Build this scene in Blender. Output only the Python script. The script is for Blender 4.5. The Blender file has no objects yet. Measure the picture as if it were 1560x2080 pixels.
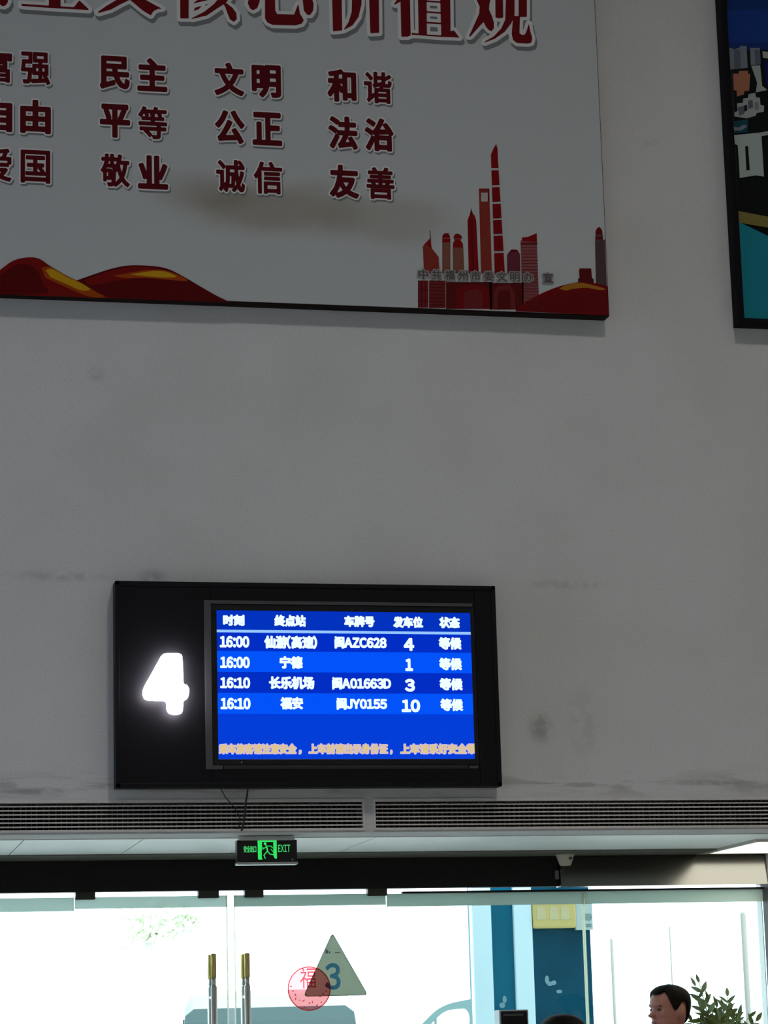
import bpy, bmesh, math, random
import numpy as np
from mathutils import Vector, Matrix
from mathutils.geometry import tessellate_polygon

random.seed(7)
scene = bpy.context.scene
COL = scene.collection

# ------------------------------------------------------------------ camera
F_PX, YAW, PITCH, ROLL = 5258.018, 0.2245252, 0.2065979, -0.0268257
CAM = Vector((0.0, -11.5414, 1.5))
fwd = Vector((math.sin(YAW)*math.cos(PITCH), math.cos(YAW)*math.cos(PITCH), math.sin(PITCH)))
rgt = Vector((math.cos(YAW), -math.sin(YAW), 0.0))
upv = rgt.cross(fwd)
R_ = rgt*math.cos(ROLL) + upv*math.sin(ROLL)
U_ = upv*math.cos(ROLL) - rgt*math.sin(ROLL)
cam_data = bpy.data.cameras.new('camera')
cam_data.sensor_fit = 'HORIZONTAL'
cam_data.sensor_width = 36.0
cam_data.lens = F_PX/1560*36.0
cam_data.clip_end = 500
cam = bpy.data.objects.new('camera', cam_data)
COL.objects.link(cam)
M = Matrix((R_, U_, -fwd)).transposed().to_4x4()
M.translation = CAM
cam.matrix_world = M
scene.camera = cam

# ------------------------------------------------------------------ world, sun, exposure
SKY_STRENGTH, SUN_STRENGTH, LAMP_POWER = 5.0, 9.0, 140.0
world = bpy.data.worlds.new('world')
scene.world = world
world.use_nodes = True
bg = world.node_tree.nodes['Background']
bg.inputs[0].default_value = (0.74, 0.86, 1.0, 1)
bg.inputs[1].default_value = SKY_STRENGTH
sun_data = bpy.data.lights.new('sun', 'SUN')
sun_data.energy = SUN_STRENGTH
sun_data.angle = math.radians(1.0)
sun_data.color = (1.0, 0.96, 0.88)
sun = bpy.data.objects.new('sun', sun_data)
COL.objects.link(sun)
sun.rotation_euler = Vector((-0.42, 0.62, -1.0)).to_track_quat('-Z', 'Y').to_euler()
sun.location = (20, -20, 40)
vs = scene.view_settings
vs.view_transform = 'Standard'
vs.look = 'None'
vs.exposure = 0.0
vs.gamma = 1.0
vs.use_curve_mapping = False


# ------------------------------------------------------------------ helpers
def at(px, py, Y=0.0):
    """point where the sight line through a pixel meets the vertical plane y = Y"""
    d = (px-780)*R_ - (py-1040)*U_ + F_PX*fwd
    return CAM + d*((Y-CAM.y)/d.y)


def lin(r, g, b):
    def c(v):
        v /= 255.0
        return v/12.92 if v <= 0.04045 else ((v+0.055)/1.055)**2.4
    return (c(r), c(g), c(b), 1.0)


MATS = {}


def mat(name, color, rough=0.6, metal=0.0, spec=0.4, emit=None, estr=0.0, noise=0.0, nscale=8.0, bump=0.0):
    if name in MATS:
        return MATS[name]
    m = bpy.data.materials.new(name)
    m.use_nodes = True
    nt = m.node_tree
    b = nt.nodes['Principled BSDF']
    if len(color) == 3:
        color = (*color, 1.0)
    b.inputs['Base Color'].default_value = color
    b.inputs['Roughness'].default_value = rough
    b.inputs['Metallic'].default_value = metal
    b.inputs['Specular IOR Level'].default_value = spec
    if emit:
        b.inputs['Emission Color'].default_value = (*emit[:3], 1)
        b.inputs['Emission Strength'].default_value = estr
    if noise or bump:
        tc = nt.nodes.new('ShaderNodeTexCoord')
        n = nt.nodes.new('ShaderNodeTexNoise')
        n.inputs['Scale'].default_value = nscale
        n.inputs['Detail'].default_value = 5
        nt.links.new(tc.outputs['Object'], n.inputs['Vector'])
        if noise:
            mr = nt.nodes.new('ShaderNodeMapRange')
            mr.inputs['From Min'].default_value = 0.3
            mr.inputs['From Max'].default_value = 0.7
            mr.inputs['To Min'].default_value = 1-noise
            mr.inputs['To Max'].default_value = 1+noise
            nt.links.new(n.outputs['Fac'], mr.inputs['Value'])
            mx = nt.nodes.new('ShaderNodeMix')
            mx.data_type = 'RGBA'
            mx.blend_type = 'MULTIPLY'
            mx.inputs['Factor'].default_value = 1
            mx.inputs['A'].default_value = color
            nt.links.new(mr.outputs['Result'], mx.inputs['B'])
            nt.links.new(mx.outputs['Result'], b.inputs['Base Color'])
        if bump:
            bp = nt.nodes.new('ShaderNodeBump')
            bp.inputs['Strength'].default_value = bump
            bp.inputs['Distance'].default_value = 0.004
            nt.links.new(n.outputs['Fac'], bp.inputs['Height'])
            nt.links.new(bp.outputs['Normal'], b.inputs['Normal'])
    MATS[name] = m
    return m


def emis(name, color, strength=1.0):
    """a lit surface: screen pixels, backlit signs"""
    if name in MATS:
        return MATS[name]
    m = bpy.data.materials.new(name)
    m.use_nodes = True
    nt = m.node_tree
    nt.nodes.clear()
    e = nt.nodes.new('ShaderNodeEmission')
    e.inputs[0].default_value = color
    e.inputs[1].default_value = strength
    o = nt.nodes.new('ShaderNodeOutputMaterial')
    nt.links.new(e.outputs[0], o.inputs[0])
    MATS[name] = m
    return m


def glassy(name, tint, refl=True, diffuse=None, dfac=0.0):
    m = bpy.data.materials.new(name)
    m.use_nodes = True
    nt = m.node_tree
    nt.nodes.clear()
    o = nt.nodes.new('ShaderNodeOutputMaterial')
    t = nt.nodes.new('ShaderNodeBsdfTransparent')
    t.inputs[0].default_value = (*tint, 1)
    cur = t.outputs[0]
    if diffuse:
        d = nt.nodes.new('ShaderNodeBsdfDiffuse')
        d.inputs[0].default_value = (*diffuse, 1)
        tr = nt.nodes.new('ShaderNodeBsdfTranslucent')
        tr.inputs[0].default_value = (*diffuse, 1)
        a = nt.nodes.new('ShaderNodeMixShader')
        a.inputs[0].default_value = 0.5
        nt.links.new(d.outputs[0], a.inputs[1])
        nt.links.new(tr.outputs[0], a.inputs[2])
        mx = nt.nodes.new('ShaderNodeMixShader')
        mx.inputs[0].default_value = dfac
        nt.links.new(cur, mx.inputs[1])
        nt.links.new(a.outputs[0], mx.inputs[2])
        cur = mx.outputs[0]
    if refl:
        g = nt.nodes.new('ShaderNodeBsdfGlossy')
        g.inputs['Roughness'].default_value = 0.02
        fr = nt.nodes.new('ShaderNodeFresnel')
        fr.inputs[0].default_value = 1.35
        mx = nt.nodes.new('ShaderNodeMixShader')
        nt.links.new(fr.outputs[0], mx.inputs[0])
        nt.links.new(cur, mx.inputs[1])
        nt.links.new(g.outputs[0], mx.inputs[2])
        cur = mx.outputs[0]
    nt.links.new(cur, o.inputs[0])
    MATS[name] = m
    return m


def link(name, mesh, parent=None, mats=()):
    o = bpy.data.objects.new(name, mesh)
    COL.objects.link(o)
    if mats and mesh is not None and not len(mesh.materials):
        for m in mats:
            mesh.materials.append(m)
    if parent is not None:
        o.parent = parent
        o.matrix_parent_inverse = parent_inv(parent)
    return o


def world_mat(o):
    m = Matrix.Translation(o.location) @ o.rotation_euler.to_matrix().to_4x4()
    if o.parent is not None:
        return world_mat(o.parent) @ o.matrix_parent_inverse @ m
    return m


def parent_inv(p):
    return world_mat(p).inverted()


def empty(name, loc, label=None, cat=None, group=None, kind=None):
    o = bpy.data.objects.new(name, None)
    o.empty_display_size = 0.1
    COL.objects.link(o)
    o.location = loc
    tag(o, label, cat, group, kind)
    return o


def tag(o, label=None, cat=None, group=None, kind=None):
    if label:
        o['label'] = label
    if cat:
        o['category'] = cat
    if group:
        o['group'] = group
    if kind:
        o['kind'] = kind
    return o


class MB:
    """collects shapes into one mesh"""
    def __init__(self):
        self.bm = bmesh.new()

    def box(self, x0, x1, y0, y1, z0, z1, bevel=0.0, mi=0):
        b = bmesh.new()
        bmesh.ops.create_cube(b, size=1)
        for v in b.verts:
            v.co = ((x0+x1)/2+v.co.x*(x1-x0), (y0+y1)/2+v.co.y*(y1-y0), (z0+z1)/2+v.co.z*(z1-z0))
        if bevel:
            bmesh.ops.bevel(b, geom=b.edges[:], offset=bevel, segments=2, affect='EDGES', profile=0.5)
        self._merge(b, mi)
        return self

    def _merge(self, b, mi=0):
        for f in b.faces:
            f.material_index = mi
        me = bpy.data.meshes.new('tmp')
        b.to_mesh(me)
        b.free()
        self.bm.from_mesh(me)
        bpy.data.meshes.remove(me)

    def tube(self, pts, r, seg=10, mi=0, caps=True):
        pts = [Vector(p) for p in pts]
        rs = r if isinstance(r, (list, tuple)) else [r]*len(pts)
        b = bmesh.new()
        rings = []
        prev = None
        for i, p in enumerate(pts):
            if i == 0:
                t = pts[1]-p
            elif i == len(pts)-1:
                t = p-pts[i-1]
            else:
                t = (pts[i+1]-pts[i-1])
            t.normalize()
            if prev is None:
                a = Vector((1, 0, 0)) if abs(t.x) < 0.8 else Vector((0, 1, 0))
                n = t.cross(a).normalized()
            else:
                n = (prev - t*prev.dot(t)).normalized()
            prev = n
            q = t.cross(n)
            rings.append([b.verts.new(p+(n*math.cos(k/seg*2*math.pi)+q*math.sin(k/seg*2*math.pi))*rs[i]) for k in range(seg)])
        for i in range(len(rings)-1):
            for k in range(seg):
                b.faces.new((rings[i][k], rings[i][(k+1) % seg], rings[i+1][(k+1) % seg], rings[i+1][k]))
        if caps:
            b.faces.new(rings[0][::-1])
            b.faces.new(rings[-1])
        for f in b.faces:
            f.smooth = len(f.verts) == 4
        self._merge(b, mi)
        return self

    def prism(self, poly, d, mi=0):
        """closed polygon (list of 3D points) pushed along vector d"""
        b = bmesh.new()
        d = Vector(d)
        p0 = [Vector(p) for p in poly]
        tris = tessellate_polygon([p0])
        a = [b.verts.new(p) for p in p0]
        c = [b.verts.new(p+d) for p in p0]
        for t in tris:
            b.faces.new([a[i] for i in t])
            b.faces.new([c[i] for i in reversed(t)])
        n = len(a)
        for i in range(n):
            b.faces.new((a[i], a[(i+1) % n], c[(i+1) % n], c[i]))
        bmesh.ops.recalc_face_normals(b, faces=b.faces[:])
        self._merge(b, mi)
        return self

    def loft(self, rings, mi=0, caps=True, smooth=True):
        b = bmesh.new()
        R = [[b.verts.new(p) for p in r] for r in rings]
        n = len(R[0])
        for i in range(len(R)-1):
            for k in range(n):
                b.faces.new((R[i][k], R[i][(k+1) % n], R[i+1][(k+1) % n], R[i+1][k]))
        if caps:
            b.faces.new(R[0][::-1])
            b.faces.new(R[-1])
        bmesh.ops.recalc_face_normals(b, faces=b.faces[:])
        for f in b.faces:
            f.smooth = smooth
        self._merge(b, mi)
        return self

    def ball(self, c, rx, ry, rz, seg=16, mi=0):
        b = bmesh.new()
        bmesh.ops.create_uvsphere(b, u_segments=seg, v_segments=max(6, seg//2), radius=1)
        for v in b.verts:
            v.co = (c[0]+v.co.x*rx, c[1]+v.co.y*ry, c[2]+v.co.z*rz)
        for f in b.faces:
            f.smooth = True
        self._merge(b, mi)
        return self

    def flat(self, verts, faces, y, mi=0):
        """flat print: 2D (x, z) verts laid in plane y"""
        vs_ = [self.bm.verts.new((v[0], y, v[1])) for v in verts]
        for f in faces:
            try:
                fc = self.bm.faces.new([vs_[i] for i in f])
                fc.material_index = mi
            except ValueError:
                pass
        return self

    def mesh(self, name):
        me = bpy.data.meshes.new(name)
        self.bm.to_mesh(me)
        self.bm.free()
        return me

    def build(self, name, mats, parent=None):
        if not isinstance(mats, (list, tuple)):
            mats = [mats]
        return link(name, self.mesh(name), parent, mats)


# ---- flat lettering
_tc = bpy.data.curves.new('glyph_source', 'FONT')
_tc.dimensions = '2D'
_tc.fill_mode = 'FRONT'
_tc.resolution_u = 3
_to = bpy.data.objects.new('glyph_source', _tc)
COL.objects.link(_to)
_gc = {}


def glyph(s):
    """flat outline of a string; Latin letters and digits take their full-width forms, closed up"""
    if s not in _gc and any(33 <= ord(c) < 127 for c in s):
        V, Fc, x = [], [], 0.0
        for c in s:
            latin = 33 <= ord(c) < 127
            v, f = glyph(chr(ord(c)+0xFEE0) if latin else c)
            a, b = (min(p[0] for p in v), max(p[0] for p in v)) if latin else (0.0, 1.0)
            if c == ':':
                x += 0.045
            n = len(V)
            V += [(p[0]-a+x, p[1]) for p in v]
            Fc += [tuple(i+n for i in t) for t in f]
            x += b-a+((0.13 if c == ':' else 0.095) if latin else 0.0)
        _gc[s] = (V, Fc)
    if s not in _gc:
        _tc.body = s
        dg = bpy.context.evaluated_depsgraph_get()
        dg.update()
        e = _to.evaluated_get(dg)
        me = e.to_mesh()
        _gc[s] = ([(v.co.x, v.co.y) for v in me.vertices], [tuple(p.vertices) for p in me.polygons])
        e.to_mesh_clear()
    return _gc[s]


def polyfill(poly):
    tr = tessellate_polygon([[Vector((p[0], p[1], 0)) for p in poly]])
    return list(poly), [tuple(t) for t in tr]


def fit(vf, x0, x1, z0, z1):
    """scale a flat shape so that its ink fills the rectangle"""
    v, f = vf
    ax, bx = min(p[0] for p in v), max(p[0] for p in v)
    ay, by = min(p[1] for p in v), max(p[1] for p in v)
    sx = (x1-x0)/max(bx-ax, 1e-6)
    sz = (z1-z0)/max(by-ay, 1e-6)
    return [(x0+(p[0]-ax)*sx, z0+(p[1]-ay)*sz) for p in v], f


def grow(vf, r, seg=8):
    """thicken a flat shape by r on all sides"""
    if r <= 0:
        return vf
    v, f = list(vf[0]), list(vf[1])
    cnt = {}
    # weld equal corners so shared edges are found
    key = {}
    idx = []
    for i, p in enumerate(v):
        k = (round(p[0], 6), round(p[1], 6))
        idx.append(key.setdefault(k, i))
    for t in f:
        for a, b in zip(t, t[1:]+t[:1]):
            a, b = idx[a], idx[b]
            if a != b:
                e = (min(a, b), max(a, b))
                cnt[e] = cnt.get(e, 0)+1
    edge = [e for e, c in cnt.items() if c == 1]
    corners = set()
    nv, nf = list(v), list(f)
    for a, b in edge:
        corners.add(a)
        corners.add(b)
        (x0, y0), (x1, y1) = v[a], v[b]
        L = math.hypot(x1-x0, y1-y0)
        if L < 1e-9:
            continue
        nx, ny = -(y1-y0)/L*r, (x1-x0)/L*r
        n = len(nv)
        nv += [(x0+nx, y0+ny), (x0-nx, y0-ny), (x1-nx, y1-ny), (x1+nx, y1+ny)]
        nf.append((n, n+1, n+2, n+3))
    for c in corners:
        x, y = v[c]
        n = len(nv)
        nv += [(x+r*math.cos(k/seg*2*math.pi), y+r*math.sin(k/seg*2*math.pi)) for k in range(seg)]
        nf.append(tuple(range(n, n+seg)))
    return nv, nf


def shift(vf, dx, dz):
    return [(p[0]+dx, p[1]+dz) for p in vf[0]], vf[1]


def join(*vfs):
    V, Fc = [], []
    for v, f in vfs:
        n = len(V)
        V += v
        Fc += [tuple(i+n for i in t) for t in f]
    return V, Fc


def pxpoly(pts, Y):
    """polygon traced in pixels, laid on the vertical plane y = Y as (x, z)"""
    q = [at(p[0], p[1], Y) for p in pts]
    return polyfill([(p.x, p.z) for p in q])


def stroke(pts, w):
    """2D polyline with round ends as a flat shape"""
    V, Fc = [], []
    for (x0, y0), (x1, y1) in zip(pts, pts[1:]):
        L = math.hypot(x1-x0, y1-y0) or 1e-6
        nx, ny = -(y1-y0)/L*w/2, (x1-x0)/L*w/2
        n = len(V)
        V += [(x0+nx, y0+ny), (x0-nx, y0-ny), (x1-nx, y1-ny), (x1+nx, y1+ny)]
        Fc.append((n, n+1, n+2, n+3))
    for x, y in pts:
        n = len(V)
        V += [(x+w/2*math.cos(k/8*2*math.pi), y+w/2*math.sin(k/8*2*math.pi)) for k in range(8)]
        Fc.append(tuple(range(n, n+8)))
    return V, Fc


def _edges(vf):
    v, f = vf
    key, idx, cnt = {}, [], {}
    for i, p in enumerate(v):
        idx.append(key.setdefault((round(p[0], 6), round(p[1], 6)), i))
    for t in f:
        for a, b in zip(t, t[1:]+t[:1]):
            a, b = idx[a], idx[b]
            if a != b:
                e = (min(a, b), max(a, b))
                cnt[e] = cnt.get(e, 0)+1
    return np.array([[v[a][0], v[a][1], v[b][0], v[b][1]] for (a, b), c in cnt.items() if c % 2])


def field(shapes, cell, margin):
    """signed distance to the union of flat shapes on a grid (negative inside)"""
    E = [_edges(s) for s in shapes]
    A = np.concatenate(E)
    x0, x1 = min(A[:, 0].min(), A[:, 2].min())-margin, max(A[:, 0].max(), A[:, 2].max())+margin
    y0, y1 = min(A[:, 1].min(), A[:, 3].min())-margin, max(A[:, 1].max(), A[:, 3].max())+margin
    nx, ny = int((x1-x0)/cell)+2, int((y1-y0)/cell)+2
    xs, ys = x0+cell*np.arange(nx)+1.37e-5, y0+cell*np.arange(ny)+2.11e-5
    X, Y = np.meshgrid(xs, ys)
    out = np.full(X.shape, 1e9)
    for e in E:
        d2 = np.full(X.shape, 1e9)
        par = np.zeros(X.shape, dtype=bool)
        for ax, ay, bx, by in e:
            dx, dy = bx-ax, by-ay
            L = dx*dx+dy*dy
            if L < 1e-16:
                continue
            t = np.clip(((X-ax)*dx+(Y-ay)*dy)/L, 0, 1)
            d2 = np.minimum(d2, (X-ax-t*dx)**2+(Y-ay-t*dy)**2)
            if dy != 0:
                c = (ay > Y) != (by > Y)
                par ^= c & (X < dx*(Y-ay)/dy+ax)
        d = np.sqrt(d2)
        out = np.minimum(out, np.where(par, -d, d))
    return xs, ys, out


def contour(fd, r, dx=0.0, dz=0.0):
    """flat mesh of the region within distance r of the shape (no overlapping faces)"""
    xs, ys, D = fd
    D = D-r
    ny, nx = D.shape
    V, Fc, idx = [], [], {}

    def vert(k, x, y):
        if k not in idx:
            idx[k] = len(V)
            V.append((x+dx, y+dz))
        return idx[k]
    ins = D < 0
    full = ins[:-1, :-1] & ins[1:, :-1] & ins[:-1, 1:] & ins[1:, 1:]
    some = (ins[:-1, :-1] | ins[1:, :-1] | ins[:-1, 1:] | ins[1:, 1:]) & ~full
    for j in range(ny-1):
        i = 0
        row = full[j]
        while i < nx-1:
            if row[i]:
                k = i
                while k < nx-1 and row[k]:
                    k += 1
                Fc.append((vert((i, j), xs[i], ys[j]), vert((k, j), xs[k], ys[j]), vert((k, j+1), xs[k], ys[j+1]), vert((i, j+1), xs[i], ys[j+1])))
                i = k
            else:
                i += 1
        for i in np.nonzero(some[j])[0]:
            i = int(i)
            c = [(i, j), (i+1, j), (i+1, j+1), (i, j+1)]
            vals = [D[q[1], q[0]] for q in c]
            poly = []
            for a in range(4):
                b = (a+1) % 4
                if vals[a] < 0:
                    poly.append(vert(c[a], xs[c[a][0]], ys[c[a][1]]))
                if (vals[a] < 0) != (vals[b] < 0):
                    t = vals[a]/(vals[a]-vals[b])
                    lo, hi = (c[a], c[b]) if c[a] < c[b] else (c[b], c[a])
                    poly.append(vert((lo, hi), xs[c[a][0]]+t*(xs[c[b][0]]-xs[c[a][0]]), ys[c[a][1]]+t*(ys[c[b][1]]-ys[c[a][1]])))
            if len(set(poly)) >= 3:
                Fc.append(tuple(poly))
    return V, Fc


# ------------------------------------------------------------------ surface materials
def wall_material():
    m = bpy.data.materials.new('wall_paint')
    m.use_nodes = True
    nt = m.node_tree
    N, L = nt.nodes, nt.links
    b = N['Principled BSDF']
    b.inputs['Roughness'].default_value = 0.85
    b.inputs['Specular IOR Level'].default_value = 0.2
    g = N.new('ShaderNodeNewGeometry')
    pos = g.outputs['Position']

    def noise(scale, detail=5, dist=0.0, sc=(1, 1, 1)):
        mp = N.new('ShaderNodeMapping')
        mp.inputs['Scale'].default_value = sc
        L.new(pos, mp.inputs[0])
        n = N.new('ShaderNodeTexNoise')
        n.inputs['Scale'].default_value = scale
        n.inputs['Detail'].default_value = detail
        n.inputs['Distortion'].default_value = dist
        L.new(mp.outputs[0], n.inputs['Vector'])
        return n.outputs['Fac']

    def rng(v, a, b_, c, d):
        r = N.new('ShaderNodeMapRange')
        r.interpolation_type = 'SMOOTHSTEP'
        for i, x in zip((1, 2, 3, 4), (a, b_, c, d)):
            r.inputs[i].default_value = x
        L.new(v, r.inputs[0])
        return r.outputs[0]

    def mul(a, b_):
        x = N.new('ShaderNodeMath')
        x.operation = 'MULTIPLY'
        L.new(a, x.inputs[0])
        if isinstance(b_, float):
            x.inputs[1].default_value = b_
        else:
            L.new(b_, x.inputs[1])
        return x.outputs[0]

    sep = N.new('ShaderNodeSeparateXYZ')
    L.new(pos, sep.inputs[0])
    z = sep.outputs[2]
    base = N.new('ShaderNodeRGB')
    base.outputs[0].default_value = (0.60, 0.595, 0.60, 1)
    col = base.outputs[0]

    def dark(col, fac, tint):
        mx = N.new('ShaderNodeMix')
        mx.data_type = 'RGBA'
        mx.blend_type = 'MULTIPLY'
        L.new(fac, mx.inputs['Factor'])
        L.new(col, mx.inputs['A'])
        mx.inputs['B'].default_value = (*tint, 1)
        return mx.outputs['Result']
    col = dark(col, rng(noise(1.6), 0.35, 0.75, 0.0, 1.0), (0.93, 0.93, 0.92))
    col = dark(col, rng(noise(120, 2), 0.35, 0.65, 0.0, 1.0), (0.92, 0.92, 0.92))
    # grime along the ledge over the air grilles
    band = mul(rng(z, 2.64, 2.70, 0.25, 1.0), rng(z, 2.70, 2.80, 1.0, 0.0))
    col = dark(col, mul(band, rng(noise(7, 6, 1.0, (0.35, 1, 2.2)), 0.47, 0.62, 0.0, 1.0)), (0.72, 0.71, 0.70))
    # scattered scuffs
    sp = N.new('ShaderNodeTexNoise')
    col = dark(col, rng(noise(5.5, 7, 0.8), 0.74, 0.84, 0.0, 1.0), (0.80, 0.80, 0.80))

    def smudge(col, cx, cz, rx, rz, tint, thr=0.42):
        mp = N.new('ShaderNodeMapping')
        mp.vector_type = 'POINT'
        mp.inputs['Location'].default_value = (-cx/rx, 0, -cz/rz)
        mp.inputs['Scale'].default_value = (1/rx, 0.0, 1/rz)
        L.new(pos, mp.inputs[0])
        ln = N.new('ShaderNodeVectorMath')
        ln.operation = 'LENGTH'
        L.new(mp.outputs[0], ln.inputs[0])
        return dark(col, mul(rng(ln.outputs['Value'], 0.2, 1.0, 1.0, 0.0), rng(noise(14, 5, 0.6), thr-0.1, thr+0.15, 0.0, 1.0)), tint)
    p = at(1098, 1478)
    col = smudge(col, p.x, p.z, 0.08, 0.10, (0.66, 0.65, 0.64), 0.40)
    p = at(1185, 1470)
    col = smudge(col, p.x, p.z, 0.10, 0.24, (0.88, 0.88, 0.87))
    p = at(120, 1170)
    col = smudge(col, p.x, p.z, 0.32, 0.035, (0.80, 0.80, 0.80))
    p = at(1150, 1187)
    col = smudge(col, p.x, p.z, 0.28, 0.03, (0.84, 0.84, 0.83))
    p = at(70, 1607)
    col = smudge(col, p.x, p.z, 0.22, 0.022, (0.60, 0.59, 0.57), 0.36)
    p = at(310, 1172)
    col = smudge(col, p.x, p.z, 0.09, 0.05, (0.72, 0.72, 0.73))
    p = at(195, 760)
    col = smudge(col, p.x, p.z, 0.06, 0.05, (0.82, 0.82, 0.83))
    p = at(1430, 1590)
    col = smudge(col, p.x, p.z, 0.30, 0.02, (0.72, 0.71, 0.70), 0.38)
    L.new(col, b.inputs['Base Color'])
    bp = N.new('ShaderNodeBump')
    bp.inputs['Strength'].default_value = 0.25
    bp.inputs['Distance'].default_value = 0.004
    L.new(noise(60, 4), bp.inputs['Height'])
    L.new(bp.outputs['Normal'], b.inputs['Normal'])
    return m


WALL = wall_material()
PLASTER = mat('plaster', (0.62, 0.62, 0.60), 0.9, noise=0.05, nscale=2)
FLOOR = mat('floor_stone', (0.52, 0.51, 0.48), 0.35, noise=0.1, nscale=3)
BLACK = mat('black_panel', (0.007, 0.007, 0.009), 0.5, spec=0.12)
BLACKMATT = mat('black_matt', (0.010, 0.010, 0.009), 0.6, spec=0.2)
DARKGREY = mat('dark_grey', (0.045, 0.045, 0.05), 0.5)
SILVER = mat('silver_metal', (0.55, 0.55, 0.55), 0.35, metal=0.7)
STEEL = mat('brushed_steel', (0.60, 0.56, 0.52), 0.3, metal=0.9)
BRASS = mat('brass', (0.62, 0.46, 0.16), 0.35, metal=0.85)
GLASS = glassy('door_glass', (0.80, 0.87, 0.84))
FROST = glassy('frosted_strip', (0.8, 0.9, 0.87), False, (0.60, 0.68, 0.62), 0.90)
GLASSEDGE = glassy('glass_edge', (0.97, 1.0, 0.88), False, (0.95, 0.96, 0.82), 0.72)

# ------------------------------------------------------------------ the hall
XL, XR, YR, ZC = -7.0, 13.0, -15.5, 13.0
ZS = 2.490          # underside of the wall over the doors
YD = 1.42           # plane of the doors
tag(MB().box(XL-0.3, XR+0.3, YR-0.3, YD+0.3, -0.2, 0.0).build('floor', FLOOR), 'pale stone floor of the waiting hall', None, None, 'structure')
tag(MB().box(XL-0.3, XR+0.3, YR-0.3, 0.2, ZC, ZC+0.2).build('ceiling', PLASTER), 'high plain ceiling of the waiting hall', None, None, 'structure')
VZ0, VZ1 = 2.508, 2.634    # air grille openings
VX = [(-1.2, 2.503), (2.555, 6.2)]
w = MB()
w.box(XL, XR, 0, 0.22, VZ1, ZC)
w.box(XL, XR, 0, 0.22, ZS, VZ0)
w.box(XL, VX[0][0], 0, 0.22, VZ0, VZ1)
w.box(VX[0][1], VX[1][0], 0, 0.22, VZ0, VZ1)
w.box(VX[1][1], XR, 0, 0.22, VZ0, VZ1)
tag(w.build('wall_front', WALL), 'tall scuffed grey-white wall above the glass doors', None, None, 'structure')
tag(MB().box(XR, XR+0.3, YR, YD+0.2, 0, ZC).build('wall_right', PLASTER), 'plain right side wall of the hall', None, None, 'structure')
tag(MB().box(XL, XR, YR-0.3, YR, 0, ZC).build('wall_rear', PLASTER), 'plain rear wall of the hall', None, None, 'structure')
w = MB()
w.box(XL-0.3, XL, YR, YD+0.2, 0, 1.0).box(XL-0.3, XL, YR, YD+0.2, 5.6, ZC)
w.box(XL-0.3, XL, YR, YR/4, 1.0, 5.6)
for k in range(3, 5):
    y = YR + k*(0-YR)/4
    w.box(XL-0.3, XL, y-0.35, y+0.35, 1.0, 5.6)
w.box(XL-0.3, XL, 0, YD+0.2, 1.0, 5.6)
tag(w.build('wall_left', PLASTER), 'left side wall of the hall with tall window openings', None, None, 'structure')
for k in range(3, 4):  # added unseen window, lets in bluish daylight to tint the poster wall
    y0 = YR + k*(0-YR)/4+0.35
    y1 = YR + (k+1)*(0-YR)/4-0.35
    wn = empty('window_%d' % (k-2), (XL-0.15, (y0+y1)/2, 1.0), 'tall window in the left side wall next to the poster wall', None, None, 'structure')
    MB().box(XL-0.16, XL-0.15, y0, y1, 1.0, 5.6).build('pane', glassy('clear_glass', (0.86, 0.92, 1.0)), wn)
    fr = MB()
    for z in (1.0, 2.5, 4.0, 5.54):
        fr.box(XL-0.19, XL-0.12, y0, y1, z, z+0.06)
    fr.build('window_frame', SILVER, wn)
# door wall beside the glazing
GX0, GX1 = 0.0, 4.955
w = MB()
w.box(XL, GX0, YD-0.08, YD+0.12, 0, ZS)
w.box(GX1, XR, YD-0.08, YD+0.12, 0, ZS)
w.box(GX0, GX1, YD+0.02, YD+0.12, 2.345, ZS)
tag(w.build('wall_back', PLASTER), 'wall around the recessed glass doors', None, None, 'structure')

# soffit over the door recess
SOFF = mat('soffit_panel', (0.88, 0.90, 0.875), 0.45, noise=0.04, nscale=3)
JOINT = mat('soffit_joint', (0.10, 0.11, 0.10), 0.8)
so = empty('ceiling', (2.5, 0.6, ZS), 'pale panelled soffit over the glass doors', None, None, 'structure')
so.name = 'ceiling_soffit'
MB().box(XL, XR, 0.22, YD+0.12, ZS+0.012, ZS+0.11).build('backing_board', JOINT, so)
pm = None
x = 0.985-0.54*4
k = 0
while x < 4.55:
    x1 = x+0.54 if x < 2.5 else 4.575
    p = MB().box(x+0.0025, x1-0.0025, 0.0+0.222, 1.06, ZS-0.004, ZS+0.012, 0.001).build('panel', SOFF, so)
    x = x1
MB().box(4.58, 5.9, 0.222, 0.50, ZS-0.004, ZS+0.012, 0.001).build('panel', SOFF, so)
MB().box(XL, 0.985-0.54*4-0.005, 0.222, 1.06, ZS-0.004, ZS+0.012).build('panel', SOFF, so)
MB().box(5.9, XR, 0.222, 1.06, ZS-0.004, ZS+0.012).build('panel', SOFF, so)
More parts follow.
